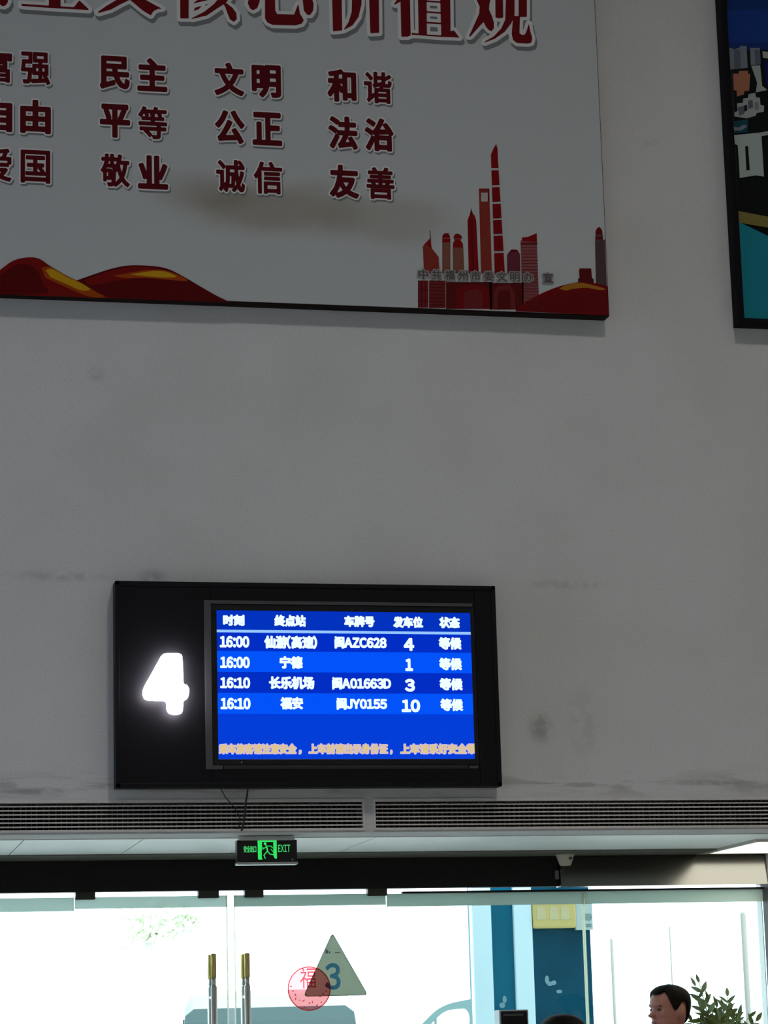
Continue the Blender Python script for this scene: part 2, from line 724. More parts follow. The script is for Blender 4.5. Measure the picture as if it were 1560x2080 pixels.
# dark strip between panels and the door header, shade put into its colour
SHADESTRIP = mat('strip_plaster', (0.12, 0.12, 0.095), 0.8, noise=0.12, nscale=9)
tag(MB().box(XL, 4.575, 1.06, YD-0.02, ZS-0.010, ZS+0.012).build('trim_1', SHADESTRIP), 'dull olive plaster strip in front of the door header', None, None, 'structure')
WARMSTRIP = mat('strip_cream', (0.50, 0.46, 0.34), 0.6)
tag(MB().box(4.575, 6.5, 1.27, YD-0.02, ZS-0.010, ZS+0.012).build('trim_2', WARMSTRIP), 'cream strip behind the ceiling light', None, None, 'structure')
tag(MB().box(-0.02, 3.822, YD-0.04, YD+0.02, 2.326, ZS-0.010, 0.003).build('trim_3', BLACKMATT), 'matt black header beam over the double doors', None, None, 'structure')
GLOSS = mat('gloss_black', (0.15, 0.15, 0.14), 0.22, metal=1.0)
tag(MB().prism([(3.826, YD-0.070, 2.322), (3.826, YD-0.048, ZS-0.012), (3.826, YD+0.02, ZS-0.012), (3.826, YD+0.02, 2.322)], (GX1-3.826, 0, 0)).build('trim_4', GLOSS), 'glossy black header beam at the right of the doors', None, None, 'structure')
tag(MB().box(3.0, GX1, YD-0.02, YD+0.02, 2.300, 2.310).build('trim_5', BLACKMATT), 'thin black rail along the top of the right panes', None, None, 'structure')
tag(MB().box(GX1-0.012, GX1+0.06, YD-0.09, YD+0.02, 0.0, 2.322).build('trim_6', DARKGREY), 'dark upright at the right end of the glazing', None, None, 'structure')

# soffit lamp
lamp = empty('ceiling_light', (4.9, 0.9, ZS), 'bright rectangular light panel set in the soffit beside the doors', 'light')
LAMPFACE = emis('lamp_face', (1.0, 0.95, 0.80, 1), 4.6)
MB().box(4.600, 5.62, 0.53, 1.24, ZS-0.012, ZS+0.006).build('diffuser', LAMPFACE, lamp)
fm = MB()
fm.box(4.582, 4.600, 0.51, 1.262, ZS-0.016, ZS+0.010).box(5.62, 5.64, 0.51, 1.262, ZS-0.016, ZS+0.010)
fm.box(4.600, 5.62, 0.51, 0.53, ZS-0.016, ZS+0.010).box(4.600, 5.62, 1.24, 1.262, ZS-0.016, ZS+0.010)
fm.build('frame', mat('lamp_frame', (0.72, 0.70, 0.60), 0.4), lamp)

# hall ceiling lamps
for i, (lx, ly, pw, txt) in enumerate([(-3.2, -8.0, 0.5, 'over the left of the hall'), (3.7, -8.0, 1.85, 'over the middle of the hall'), (10.6, -8.0, 0.65, 'over the right of the hall')]):
    t = empty('hall_lamp', (lx, ly, ZC-0.12), 'square hall ceiling lamp ' + txt, 'light', 'hall ceiling lamps')
    MB().box(lx-0.55, lx+0.55, ly-0.55, ly+0.55, ZC-0.10, ZC-0.001, 0.01).build('housing', SILVER, t)
    MB().box(lx-0.5, lx+0.5, ly-0.5, ly+0.5, ZC-0.115, ZC-0.10).build('diffuser', mat('hall_diffuser', (0.9, 0.9, 0.88), 0.4), t)
    ld = bpy.data.lights.new('lamp_light', 'AREA')
    ld.shape = 'SQUARE'
    ld.size = 0.95
    ld.spread = math.radians(120)
    ld.energy = LAMP_POWER*pw
    ld.color = ((0.86, 0.93, 1.0), (1.0, 0.975, 0.93), (1.0, 0.94, 0.78))[i]
    lo = bpy.data.objects.new('lamp_light', ld)
    COL.objects.link(lo)
    lo.location = (lx, ly, ZC-0.13)
    lo.parent = t
    lo.matrix_parent_inverse = parent_inv(t)

# ------------------------------------------------------------------ air grilles
SLAT = mat('grille_metal', (0.60, 0.565, 0.55), 0.5, noise=0.06, nscale=20)
DUCT = mat('duct_dark', (0.006, 0.004, 0.004), 0.9)
for gi, (x0, x1) in enumerate(VX):
    g = empty('air_grille', ((x0+x1)/2, 0.0, VZ0), ('grey slatted air grille in the wall below the departure board', 'grey slatted air grille in the wall to the right of the departure board')[gi], 'air grille', 'air grilles over the doors')
    fr = MB()
    fr.box(x0-0.001, x1+0.001, -0.006, 0.03, VZ1-0.004, VZ1+0.010, 0.001)
    fr.box(x0-0.001, x1+0.001, -0.006, 0.03, VZ0-0.008, VZ0+0.003, 0.001)
    fr.box(x0-0.006, x0+0.003, -0.005, 0.03, VZ0-0.008, VZ1+0.010, 0.001)
    fr.box(x1-0.003, x1+0.006, -0.005, 0.03, VZ0-0.008, VZ1+0.010, 0.001)
    fr.build('frame', SLAT, g)
    MB().box(x0, x1, 0.19, 0.215, VZ0, VZ1).build('duct', DUCT, g)
    sm = MB().box(-(x1-x0)/2+0.002, (x1-x0)/2-0.002, -0.007, 0.007, -0.0030, 0.0030, 0.0008).mesh('slat')
    sm.materials.append(SLAT)
    nsl = 6
    for k in range(nsl):
        s_ = link('slat', sm, g)
        s_.location = ((x0+x1)/2, 0.012, VZ0+(VZ1-VZ0)*(k+0.95)/(nsl+0.9))
    vn = MB()
    x = x0+0.02
    while x < x1:
        vn.box(x-0.0015, x+0.0015, 0.030, 0.050, VZ0, VZ1)
        x += 0.0235 if random.random() < 0.85 else 0.031
    tag(vn.build('vane', mat('vane_metal', (0.14, 0.12, 0.115), 0.6), g), None, None, None, 'stuff')

# ------------------------------------------------------------------ slogan poster
PY = -0.08


def poster_material():
    m = bpy.data.materials.new('poster_print')
    m.use_nodes = True
    nt = m.node_tree
    N, L = nt.nodes, nt.links
    b = N['Principled BSDF']
    b.inputs['Roughness'].default_value = 0.55
    b.inputs['Specular IOR Level'].default_value = 0.1
    g = N.new('ShaderNodeNewGeometry')
    pos = g.outputs['Position']
    c1 = at(560, 425, PY)
    c2 = at(420, 400, PY)

    def blob(cx, cz, rx, rz):
        mp = N.new('ShaderNodeMapping')
        mp.inputs['Location'].default_value = (-cx/rx, 0, -cz/rz)
        mp.inputs['Scale'].default_value = (1/rx, 0, 1/rz)
        L.new(pos, mp.inputs[0])
        n = N.new('ShaderNodeTexNoise')
        n.inputs['Scale'].default_value = 2.2
        n.inputs['Detail'].default_value = 6
        L.new(pos, n.inputs['Vector'])
        ad = N.new('ShaderNodeVectorMath')
        ad.operation = 'MULTIPLY_ADD'
        L.new(n.outputs['Color'], ad.inputs[0])
        ad.inputs[1].default_value = (0.9, 0, 1.1)
        sb = N.new('ShaderNodeVectorMath')
        sb.operation = 'SUBTRACT'
        L.new(mp.outputs[0], sb.inputs[0])
        sb.inputs[1].default_value = (0.45, 0, 0.55)
        L.new(sb.outputs[0], ad.inputs[2])
        ln = N.new('ShaderNodeVectorMath')
        ln.operation = 'LENGTH'
        L.new(ad.outputs[0], ln.inputs[0])
        r = N.new('ShaderNodeMapRange')
        r.interpolation_type = 'SMOOTHSTEP'
        r.inputs[1].default_value = 0.25
        r.inputs[2].default_value = 1.0
        r.inputs[3].default_value = 1.0
        r.inputs[4].default_value = 0.0
        L.new(ln.outputs['Value'], r.inputs[0])
        return r.outputs[0]
    rgb = N.new('ShaderNodeRGB')
    rgb.outputs[0].default_value = (0.45, 0.465, 0.475, 1)
    col = rgb.outputs[0]
    for cx, cz, rx, rz, tint, s in ((c1.x, c1.z, 0.62, 0.20, (0.66, 0.58, 0.48), 0.80), (c2.x, c2.z+0.02, 0.40, 0.14, (0.70, 0.63, 0.55), 0.6), (c1.x+0.55, c1.z-0.02, 0.45, 0.16, (0.74, 0.68, 0.58), 0.6)):
        mx = N.new('ShaderNodeMix')
        mx.data_type = 'RGBA'
        mx.blend_type = 'MULTIPLY'
        ml = N.new('ShaderNodeMath')
        ml.operation = 'MULTIPLY'
        ml.inputs[1].default_value = s
        L.new(blob(cx, cz, rx, rz), ml.inputs[0])
        L.new(ml.outputs[0], mx.inputs['Factor'])
        L.new(col, mx.inputs['A'])
        mx.inputs['B'].default_value = (*tint, 1)
        col = mx.outputs['Result']
    L.new(col, b.inputs['Base Color'])
    return m


PX0, PX1, PZ0, PZ1 = -0.10, 3.757, 4.949, 7.06
poster = empty('slogan_poster', (2.0, -0.04, PZ0), 'large pale wall poster with red slogan lettering and a red city skyline', 'poster')
MB().box(PX0, PX1, PY, -0.002, PZ0, PZ1, 0.004).build('frame', mat('poster_edge', (0.014, 0.009, 0.008), 0.7, spec=0.05), poster)
MB().box(PX0+0.004, PX1-0.004, PY-0.001, PY+0.001, PZ0+0.006, PZ1-0.004).build('print', poster_material(), poster)
RED = mat('print_red', (0.085, 0.004, 0.007), 0.6, spec=0.05)
REDT = mat('print_title_red', (0.135, 0.005, 0.008), 0.6, spec=0.05)
PWHITE = mat('print_white', (0.64, 0.625, 0.63), 0.6, spec=0.05)
PSHADE = mat('print_drop_grey', (0.17, 0.18, 0.185), 0.6, spec=0.05)
LY = [PY-0.0016, PY-0.0022, PY-0.0028, PY-0.0034, PY-0.0040]


def printed(name, shapes, bold, r_out, r_sh, dx, dz, red, cell):
    """lettering with a pale outline and a printed drop shade"""
    fd = field(shapes, cell, bold+max(r_out, r_sh)+2*cell)
    m = MB()
    if r_sh:
        m.flat(*contour(fd, bold+r_sh, dx, dz), LY[0], 2)
    m.flat(*contour(fd, bold+r_out), LY[1], 1)
    m.flat(*contour(fd, bold), LY[2], 0)
    return m.build(name, [red, PWHITE, PSHADE], poster)


# the twelve words
COLX = [(0.828, 1.006), (1.376, 1.553), (1.920, 2.099), (2.466, 2.643)]
ROWZ = [6.049, 5.810, 5.566]
WORDS = [['富强', '民主', '文明', '和谐'], ['自由', '平等', '公正', '法治'], ['爱国', '敬业', '诚信', '友善']]
for r in range(3):
    for c in range(4):
        for k in range(2):
            x, z = COLX[c][k], ROWZ[r]
            sh = fit(glyph(WORDS[r][c][k]), x-0.064, x+0.064, z-0.076, z+0.076)
            dense = WORDS[r][c][k] in '富强等敬谐善爱国诚信'
            printed('printed_character', [sh], 0.0046 if dense else 0.0072, 0.0072, 0.0065, 0.006, -0.010, RED, 0.0022)

# the title: bold brush-serif characters, traced stroke by stroke
TITLE = {
    'she': [[(-235, -120), (-218, -122), (-212, -95), (-225, -98)], [(-255, -82), (-205, -80), (-205, -72), (-255, -74)], [(-232, -76), (-214, -76), (-212, 3), (-231, 3)], [(-214, -60), (-195, -40), (-200, -28), (-214, -45)],
            [(-178, -122), (-158, -122), (-157, 0), (-177, 0)], [(-195, -66), (-130, -64), (-130, -56), (-195, -58)], [(-200, -4), (-122, 0), (-122, 8), (-200, 4)]],
    'hui': [[(-26, -128), (-8, -128), (-60, -72), (-95, -56), (-92, -62), (-60, -85)], [(-16, -120), (10, -90), (45, -72), (28, -60), (0, -80), (-26, -112)], [(-52, -66), (18, -64), (18, -56), (-52, -58)], [(-80, -38), (40, -33), (40, -25), (-80, -30)],
            [(-40, -30), (-20, -28), (-48, 4), (-20, 5), (-18, 12), (-72, 9), (-70, 4)], [(-22, -26), (4, -20), (14, -8), (16.5, 3), (13, 10), (8, 13), (3, 12.5), (-4, 5)]],
    'zhu': [[(43, 8), (100, 12), (150, 15), (161, 1), (180, 19), (180, 21), (100, 16.5), (44, 12.5)], [(100, -86), (123, -86), (123, 17), (99, 15)], [(62, -44), (160, -40), (168, -50), (180, -36), (62, -39)], [(55, -88), (150, -84), (162, -96), (180, -80), (55, -82)], [(96, -128), (118, -124), (126, -106), (110, -98)]],
    'yi': [[(198, 25), (215, 13), (240, -2), (264, -24), (290, -75), (310, -70), (288, -25), (262, 1), (245, 9), (225, 20), (200, 27)], [(205, -70), (226, -70), (240, -35), (270, -12), (292, -2), (310, 8), (329, 18), (320, 19), (312, 23), (306, 32), (290, 22), (265, 1), (236, -25)], [(248, -118), (266, -114), (276, -92), (262, -84)]],
    'he': [[(365, -118), (384, -118), (383, 38), (366, 38)], [(345, -78), (398, -76), (398, -68), (345, -70)], [(391, 8), (400, 1), (420, -5), (412, 3)], [(393, 23), (396, 16), (410, 12), (404, 19)],
           [(388, 38), (415, 24), (435, 8), (450, -10), (468, -6), (458, 7), (445, 15), (420, 32), (390, 39)], [(452, 6), (457, 14), (462, 28), (467, 40), (475, 45), (481, 39), (480, 27), (472, 16), (460, 7)],
           [(425, -122), (443, -120), (448, -96), (430, -100)], [(398, -86), (472, -82), (472, -73), (398, -77)], [(430, -74), (448, -70), (420, -40), (445, -36), (445, -28), (396, -32), (410, -48)], [(452, -44), (468, -38), (440, -6), (412, 4), (432, -18)]],
    'xin': [[(503, 7), (508, 18), (514, 21.5), (522, 17), (527, 5), (529, -14), (522, -44), (514, -40)], [(538, -82), (538, 38), (543, 46), (553, 51), (600, 52), (612, 49), (617, 42), (614, 36), (609, 28), (606, 8), (602, 17), (597, 30), (563, 29), (559, 22), (557, -82)],
            [(614, -5), (617, 22), (624, 31), (630, 31), (636, 22), (637, 8), (628, -20), (612, -48), (606, -40)], [(560, -104), (585, -88), (590, -62), (578, -56), (568, -76)]],
    'jia': [[(673, -60), (693, -60), (695, 62), (690, 63), (676, 64)], [(690, -110), (708, -102), (680, -50), (655, -18), (652, -24), (672, -62)], [(716, -40), (735, -40), (734, 10), (728, 35), (716, 52), (697, 62), (708, 45), (714, 25)], [(748, -46), (769, -46), (770, 67), (752, 68)],
            [(738, -116), (752, -112), (722, -62), (696, -42), (698, -48), (720, -76)], [(746, -112), (770, -76), (796, -62), (782, -48), (760, -64), (736, -100)]],
    'zhi': [[(800, 9), (806, 0), (830, -50), (846, -100), (862, -94), (842, -44), (820, 0), (802, 10)], [(812, -40), (832, -40), (834, 72), (828, 75), (815, 75)], [(848, -40), (866, -40), (867, 72), (850, 70)], [(893, -40), (914, -40), (915, 64), (922, 62), (933, 77), (897, 75), (896, 73)],
            [(866, 1), (894, 3), (894, 6.5), (866, 4.5)], [(866, 23), (895, 25), (895, 28.5), (866, 26.5)], [(866, 44.5), (896, 46.5), (896, 50), (866, 48)], [(836, 67), (867, 70.5), (930, 74.5), (931, 76.5), (897, 75.5), (836, 71)], [(848, -40), (914, -37), (914, -30), (848, -33)],
            [(866, -18), (894, -16), (894, -13), (866, -15)], [(870, -110), (888, -110), (886, -36), (870, -36)], [(842, -82), (922, -78), (922, -70), (842, -74)]],
    'guan': [[(964, -8), (974, 14), (973, 28), (964, 48), (952, 75), (956, 74), (970, 58), (982, 45), (986, 54), (992, 61), (998, 64), (1003, 58), (1003, 46), (999, 33), (993, 20), (994, 8), (999, -10), (1004, -66), (986, -66), (980, -20), (968, -34), (960, -22)],
             [(950, -84), (1004, -80), (1004, -70), (950, -74)], [(1005, -96), (1020, -96), (1022, 36), (1014, 38), (1006, 36)], [(1053, -92), (1070, -92), (1070, 35), (1053, 35)], [(1006, -98), (1070, -94), (1070, -85), (1006, -89)],
             [(1029, -66), (1045, -66), (1045, 30), (1038, 48), (1025, 65), (1005, 79), (984, 87), (984, 85), (1003, 74), (1018, 58), (1026, 40)],
             [(1042, 33), (1056, 33), (1055, 68), (1061, 72), (1066, 70), (1069, 64), (1074, 48), (1077, 64), (1081, 78), (1079, 87), (1072, 89), (1050, 88), (1042, 82), (1039, 70)]],
}
for nm, polys in TITLE.items():
    sh = [pxpoly(p, PY) for p in polys]
    printed('title_character', sh, 0.0, 0.0165, 0.018, 0.008, -0.020, REDT, 0.0036)


def edge_y(x):   # lower front edge of the poster, in pixels
    return 598.5 + (641.5-598.5)*x/1239.0


def pm_(name, col):
    return mat('print_'+name, lin(*col), 0.6, spec=0.05)


def pprint(name, polys, layer=1):
    """one printed motif: list of (material, pixel polygon), later ones on top"""
    m = MB()
    mats = []
    for i, (mt, pts) in enumerate(polys):
        if mt not in mats:
            mats.append(mt)
        m.flat(*pxpoly(pts, PY), LY[0]-0.00025*i-0.0004*layer, mats.index(mt))
    return m.build(name, mats, poster)


def sm(pts, n=4, closed=False):
    """smooth a pixel polyline (Catmull-Rom)"""
    out = []
    P = [pts[0]]+list(pts)+[pts[-1]]
    for i in range(1, len(P)-2):
        a, b, c, d = P[i-1], P[i], P[i+1], P[i+2]
        for k in range(n):
            t = k/n
            out.append(tuple(0.5*(2*b[j]+(c[j]-a[j])*t+(2*a[j]-5*b[j]+4*c[j]-d[j])*t*t+(3*b[j]-a[j]-3*c[j]+d[j])*t**3) for j in range(2)))
    out.append(pts[-1])
    return out


def c3(u, v):
    return (u/2.4375, 380+v/2.4375)


W1 = pm_('silk_red', (112, 16, 12))
W2 = pm_('silk_dark', (84, 8, 12))
WO = pm_('silk_orange', (150, 62, 14))
WY = pm_('silk_yellow', (186, 140, 22))
wave1 = sm([(-300, 560), (-200, 590)]+[c3(*p) for p in [(-180, 520), (-60, 445), (0, 410), (60, 368), (125, 350), (190, 354), (250, 393), (330, 440), (410, 478), (480, 522), (560, 552)]])
wave1 = [p for p in wave1 if p[1] < edge_y(p[0])-1]
wave1 = wave1+[(wave1[-1][0]+4, edge_y(wave1[-1][0]+4)), (wave1[0][0], edge_y(wave1[0][0]))]
wave2 = sm([c3(*p) for p in [(380, 462), (480, 427), (560, 402), (640, 388), (740, 390), (830, 405), (920, 450), (1000, 497), (1080, 542), (1140, 570)]])
wave2 = [p for p in wave2 if p[1] < edge_y(p[0])-1]
wave2 = wave2+[(wave2[-1][0]+4, edge_y(wave2[-1][0]+4)), (200, edge_y(200)), (170, 585)]
pprint('silk_wave', [(W2, wave2), (W1, sm([c3(*p) for p in [(420, 462), (520, 424), (640, 396), (740, 398), (840, 420), (920, 462), (830, 452), (700, 452), (560, 468), (440, 490)]])),
                     (WO, sm([c3(*p) for p in [(560, 440), (660, 422), (740, 411), (820, 414), (900, 444), (925, 466), (820, 458), (720, 450), (620, 452)]])),
                     (WY, sm([c3(*p) for p in [(645, 434), (700, 424), (760, 416), (820, 420), (875, 444), (820, 448), (740, 444)]]))], 0)
pprint('silk_wave', [(W1, wave1), (W2, sm([c3(*p) for p in [(0, 440), (70, 390), (140, 385), (190, 420), (210, 480), (230, 525), (0, 535)]])),
                     (WO, sm([c3(*p) for p in [(205, 400), (255, 398), (330, 441), (410, 480), (480, 522), (520, 545), (450, 545), (380, 520), (300, 485), (225, 450)]])),
                     (WY, sm([c3(*p) for p in [(225, 412), (262, 408), (330, 446), (400, 476), (445, 508), (400, 512), (330, 482), (250, 448)]]))], 3)


def c4(u, v):
    return (800+u/3.12, 280+v/3.12)


S = {k: pm_('city_'+k, c) for k, c in dict(red=(122, 12, 14), brick=(128, 46, 38), salmon=(122, 74, 64), dark=(96, 14, 18), plum=(98, 40, 52), pink=(132, 74, 78), grey=(78, 60, 62), maroon=(84, 18, 20), light=(172, 160, 156), wine=(104, 34, 36), gold=(156, 104, 32), hill=(108, 12, 16)).items()}


def tower(polys):
    pprint('skyline_tower', [(S[k], [c4(*p) for p in pts]) for k, pts in polys], 0)


def rect(a, b, c, d):
    return [(a, b), (c, b), (c, d), (a, d)]


BASEY = 1085
tower([('brick', [(183, 690), (232, 640), (240, 700), (284, 755), (290, 860), (190, 860)]), ('red', [(183, 685), (234, 632), (238, 700), (200, 676)]), ('grey', [(224, 590), (229, 590), (236, 640), (230, 642)])])
tower([('salmon', rect(306, 640, 358, 860)), ('red', [(308, 665), (306, 622), (318, 606), (345, 604), (355, 622), (356, 662)]), ('salmon', rect(308, 634, 355, 641))])
tower([('salmon', [(372, 690), (440, 690), (446, 860), (374, 860)]), ('red', [(374, 695), (374, 668), (384, 650), (376, 632), (386, 612), (400, 606), (424, 616), (432, 634), (422, 650), (438, 672), (438, 698)]), ('salmon', rect(384, 638, 424, 643))])
tower([('red', [(466, 525), (478, 490), (510, 488), (522, 525), (538, 860), (474, 860)]), ('dark', [(482, 520), (498, 518), (508, 860), (496, 860)]), ('dark', [(480, 492), (486, 462), (489, 440), (493, 462), (505, 490)])])
tower([('brick', [(538, 322), (604, 322), (622, 860), (552, 860)]), ('light', rect(552, 348, 594, 404)), ('red', rect(538, 322, 603, 330)), ('dark', [(594, 330), (604, 330), (606, 400), (596, 400)])])
segs = [(38, 195), (207, 302), (314, 407), (420, 512), (523, 611), (622, 719), (732, 862)]
polys = []
for i, (a, b_) in enumerate(segs):
    xl = lambda v: 614+(v-100)*0.032
    xr = lambda v: 658+(v-100)*0.058
    if i == 0:
        polys.append(('red', [(648, 38), (657, 70), (660, 150), (664, 192), (617, 192), (614, 108), (630, 70)]))
    else:
        polys.append(('red', [(xl(a), a), (xr(a), a-2), (xr(b_), b_-2), (xl(b_), b_)]))
    m0 = (a+b_)/2
    if i:
        polys.append(('dark', [(xl(a)+30, a), (xl(a)+35, a), (xl(b_)+30, b_), (xl(b_)+24, b_)]))
tower(polys)
tower([('plum', [(718, 860), (716, 745), (730, 722), (755, 708), (782, 710), (800, 740), (802, 860)]), ('dark', [(730, 724), (745, 708), (772, 708), (788, 722)])])
polys = [('pink', [(802, 650), (905, 650), (922, 1090), (815, 1090)]), ('red', [(812, 655), (810, 632), (850, 628), (905, 604), (907, 660)]), ('wine', [(802, 665), (908, 662), (909, 680), (803, 680)])]
for k in range(19):
    v = 695+k*20
    polys.append(('wine', rect(806+k*0.5, v, 908+k*0.6, v+4)))
tower(polys)
tower([('grey', [(1274, 650), (1338, 645), (1350, 960), (1280, 960)]), ('dark', [(1275, 648), (1278, 590), (1290, 570), (1306, 566), (1320, 590), (1326, 646)]), ('grey', [(1280, 612), (1318, 612), (1320, 628), (1281, 628)])])
tower([('maroon', [(1172, 835), (1250, 828), (1256, 890), (1266, 895), (1268, 960), (1170, 960), (1166, 895), (1176, 888)]), ('dark', rect(1176, 828, 1250, 838))])
tower([('wine', rect(152, 905, 218, BASEY-8)), ('dark', rect(170, 905, 180, BASEY-8)), ('dark', rect(195, 905, 202, BASEY-8)), ('dark', rect(152, 960, 218, 968)), ('dark', rect(152, 1030, 218, 1038))])
tower([('wine', rect(222, 905, 328, BASEY-5))]+[('maroon', rect(226, 925+k*22, 322, 931+k*22)) for k in range(7)])
tower([('maroon', rect(330, 915, 620, BASEY)), ('hill', [(392, BASEY), (396, 960), (430, 938), (540, 930), (600, 955), (612, BASEY)]), ('wine', [(440, BASEY), (442, 985), (470, 965), (530, 962), (560, 985), (566, BASEY)])])
tower([('maroon', rect(606, 920, 822, BASEY+4)), ('wine', [(628, BASEY), (634, 980), (660, 940), (735, 930), (766, 985), (770, BASEY+2)]), ('maroon', [(655, BASEY), (660, 970), (735, 965), (742, BASEY+2)])])
hill = sm([c4(*p) for p in [(770, 1092), (830, 1045), (930, 990), (1020, 952), (1090, 932), (1180, 915), (1260, 920), (1352, 942)]])
pprint('silk_wave', [(S['hill'], hill+[(1236, edge_y(1236)), c4(770, 1100)]), (S['dark'], [c4(*p) for p in [(930, 1020), (1080, 985), (1250, 980), (1350, 990), (1360, 1112), (800, 1098)]]),
                     (S['gold'], sm([c4(*p) for p in [(1045, 958), (1090, 936), (1150, 922), (1210, 924), (1335, 958), (1300, 966), (1220, 952), (1140, 958), (1090, 970)]]))], 8)
SGREY = mat('print_grey_text', lin(86, 80, 82), 0.6, spec=0.05)
for ch, u in zip('中共福州市委文明办宣', (185, 268, 352, 435, 517, 600, 683, 765, 850, 975)):
    c_ = at(*c4(u, 868+(u-185)*0.028), PY)
    fd = field([fit(glyph(ch), c_.x-0.0225, c_.x+0.0225, c_.z-0.0225, c_.z+0.0225)], 0.0011, 0.010)
    m = MB()
    m.flat(*contour(fd, 0.0065), LY[2]-0.0045, 1)
    m.flat(*contour(fd, 0.0012), LY[2]-0.0052, 0)
    m.build('printed_character', [SGREY, mat('print_halo', lin(140, 134, 134), 0.55)], poster)

# ------------------------------------------------------------------ city poster at the right
p0 = at(1500.5, 658, PY)
QX0, QZ0 = 4.414, 4.936
QX1, QZ1 = QX0+3.9, 7.06
city = empty('city_poster', (QX0+1.9, -0.04, QZ0), 'black framed city photo poster with teal lower band at the right edge', 'poster')
fr = MB()
T = 0.032
fr.box(QX0, QX1, PY, -0.002, QZ0, QZ0+T, 0.003).box(QX0, QX1, PY, -0.002, QZ1-T, QZ1, 0.003)
fr.box(QX0, QX0+T, PY, -0.002, QZ0+T, QZ1-T, 0.003).box(QX1-T, QX1, PY, -0.002, QZ0+T, QZ1-T, 0.003)
fr.build('frame', mat('frame_black', (0.006, 0.005, 0.007), 0.7, spec=0.08), city)
QY = -0.062
MB().box(QX0+T-0.004, QX1-T+0.004, QY, -0.004, QZ0+T-0.004, QZ1-T+0.004).build('backing', BLACKMATT, city)
CP = {k: pm_('photo_'+k, c) for k, c in dict(sky=(22, 48, 104), skyb=(24, 54, 124), bld=(112, 118, 128), bld2=(86, 92, 106), orange=(158, 104, 80), pale=(150, 156, 152), dark=(20, 22, 24), water=(26, 66, 78), house=(158, 168, 164), gold=(118, 108, 58), teal=(28, 122, 138), teal2=(34, 106, 112), navy=(14, 22, 80)).items()}


def c5(u, v):
    return (1400+u/2.97, v/2.97)


def cprint(name, polys):
    m = MB()
    mats = []
    for i, (k, pts) in enumerate(polys):
        mt = CP[k]
        if mt not in mats:
            mats.append(mt)
        V, Fc = pxpoly([c5(*p) for p in pts], QY)
        V = [(min(max(v[0], QX0+T), QX1-T), min(max(v[1], QZ0+T), QZ1-T)) for v in V]
        m.flat(V, Fc, QY-0.001-0.0003*i, mats.index(mt))
    return m.build(name, mats, city)


FAR = 6200
cprint('photo_print', [('dark', [(200, -900), (FAR, -900), (FAR, 2100), (200, 2100)]),
                       ('sky', [(200, -900), (FAR, -900), (FAR, 420), (215, 300)]), ('skyb', [(200, 60), (FAR, 100), (FAR, 330), (220, 260)]),
                       ('bld', [(240, 290), (262, 290), (262, 300), (300, 290), (308, 278), (345, 278), (352, 410), (248, 420)]), ('bld2', [(268, 300), (306, 300), (312, 412), (272, 416)]),
                       ('bld', [(366, 290), (425, 290), (430, 390), (370, 395)]), ('bld2', [(392, 300), (425, 300), (430, 390), (398, 392)]), ('pale', [(440, 310), (520, 320), (520, 360), (444, 350)]), ('navy', [(450, 370), (560, 370), (560, 540), (462, 520)]),
                       ('orange', [(262, 446), (296, 446), (298, 430), (352, 428), (354, 446), (366, 448), (360, 548), (330, 552), (328, 572), (286, 584), (284, 548), (268, 546)]), ('dark', [(365, 500), (400, 495), (398, 545), (362, 545)]), ('pale', [(372, 400), (426, 396), (438, 520), (470, 545), (400, 560), (408, 500)]),
                       ('pale', [(286, 626), (322, 622), (324, 596), (352, 592), (356, 570), (396, 562), (400, 588), (424, 592), (428, 634), (450, 640), (448, 676), (404, 684), (400, 700), (346, 716), (270, 704), (272, 678), (290, 672)]), ('bld2', [(352, 610), (380, 604), (384, 650), (356, 660)]), ('bld', [(392, 620), (414, 616), (418, 660), (396, 668)]), ('dark', [(326, 640), (346, 634), (348, 668), (330, 676)]), ('bld2', [(290, 650), (330, 640), (330, 690), (300, 700)]),
                       ('water', [(262, 735), (352, 722), (350, 800), (268, 808)]), ('bld', [(264, 768), (300, 772), (320, 756), (345, 760), (340, 772), (310, 790), (270, 790)]),
                       ('house', [(268, 818), (400, 805), (432, 812), (448, 1068), (400, 1060), (302, 1076), (290, 880), (272, 872)]), ('pale', [(400, 806), (FAR, 300), (FAR, 345), (432, 824)]), ('dark', [(334, 886), (352, 884), (362, 1028), (342, 1032)]),
                       ('gold', [(290, 1275), (FAR, 2700), (FAR, 3000), (292, 1345)]), ('teal', [(292, 1340), (475, 1428), (800, 1580), (2600, 2300), (2600, 2990), (300, 2990)])])
MB().box(QX0+0.9, QX1-T-0.01, QY-0.0085, QY-0.0075, QZ0+T, QZ0+0.55).build('photo_band', CP['teal'], city)

# ------------------------------------------------------------------ departure board
BY = -0.085
a, b_, c_, d_ = at(232.5, 1181, BY), at(1003.5, 1189.5, BY), at(236.5, 1602, BY), at(1021, 1595.5, BY)
BX0, BX1, BZ0, BZ1 = (a.x+c_.x)/2, (b_.x+d_.x)/2, (c_.z+d_.z)/2, (a.z+b_.z)/2
board = empty('departure_board', ((BX0+BX1)/2, -0.04, BZ0), 'wide black departure board panel on the wall holding a glowing 4 and the screen', 'sign board')
q0, q1 = at(428, 1226, BY), at(975, 1553, BY)
TX0, TX1, TZ0, TZ1 = q0.x, q1.x, q1.z, q0.z
bd = MB()
bd.box(BX0, TX0, BY, -0.003, BZ0, BZ1, 0.003).box(TX1, BX1, BY, -0.003, BZ0, BZ1, 0.003)
bd.box(TX0, TX1, BY, -0.003, TZ1, BZ1, 0.003).box(TX0, TX1, BY, -0.003, BZ0, TZ0, 0.003)
bd.build('panel', BLACK, board)
rg = MB()
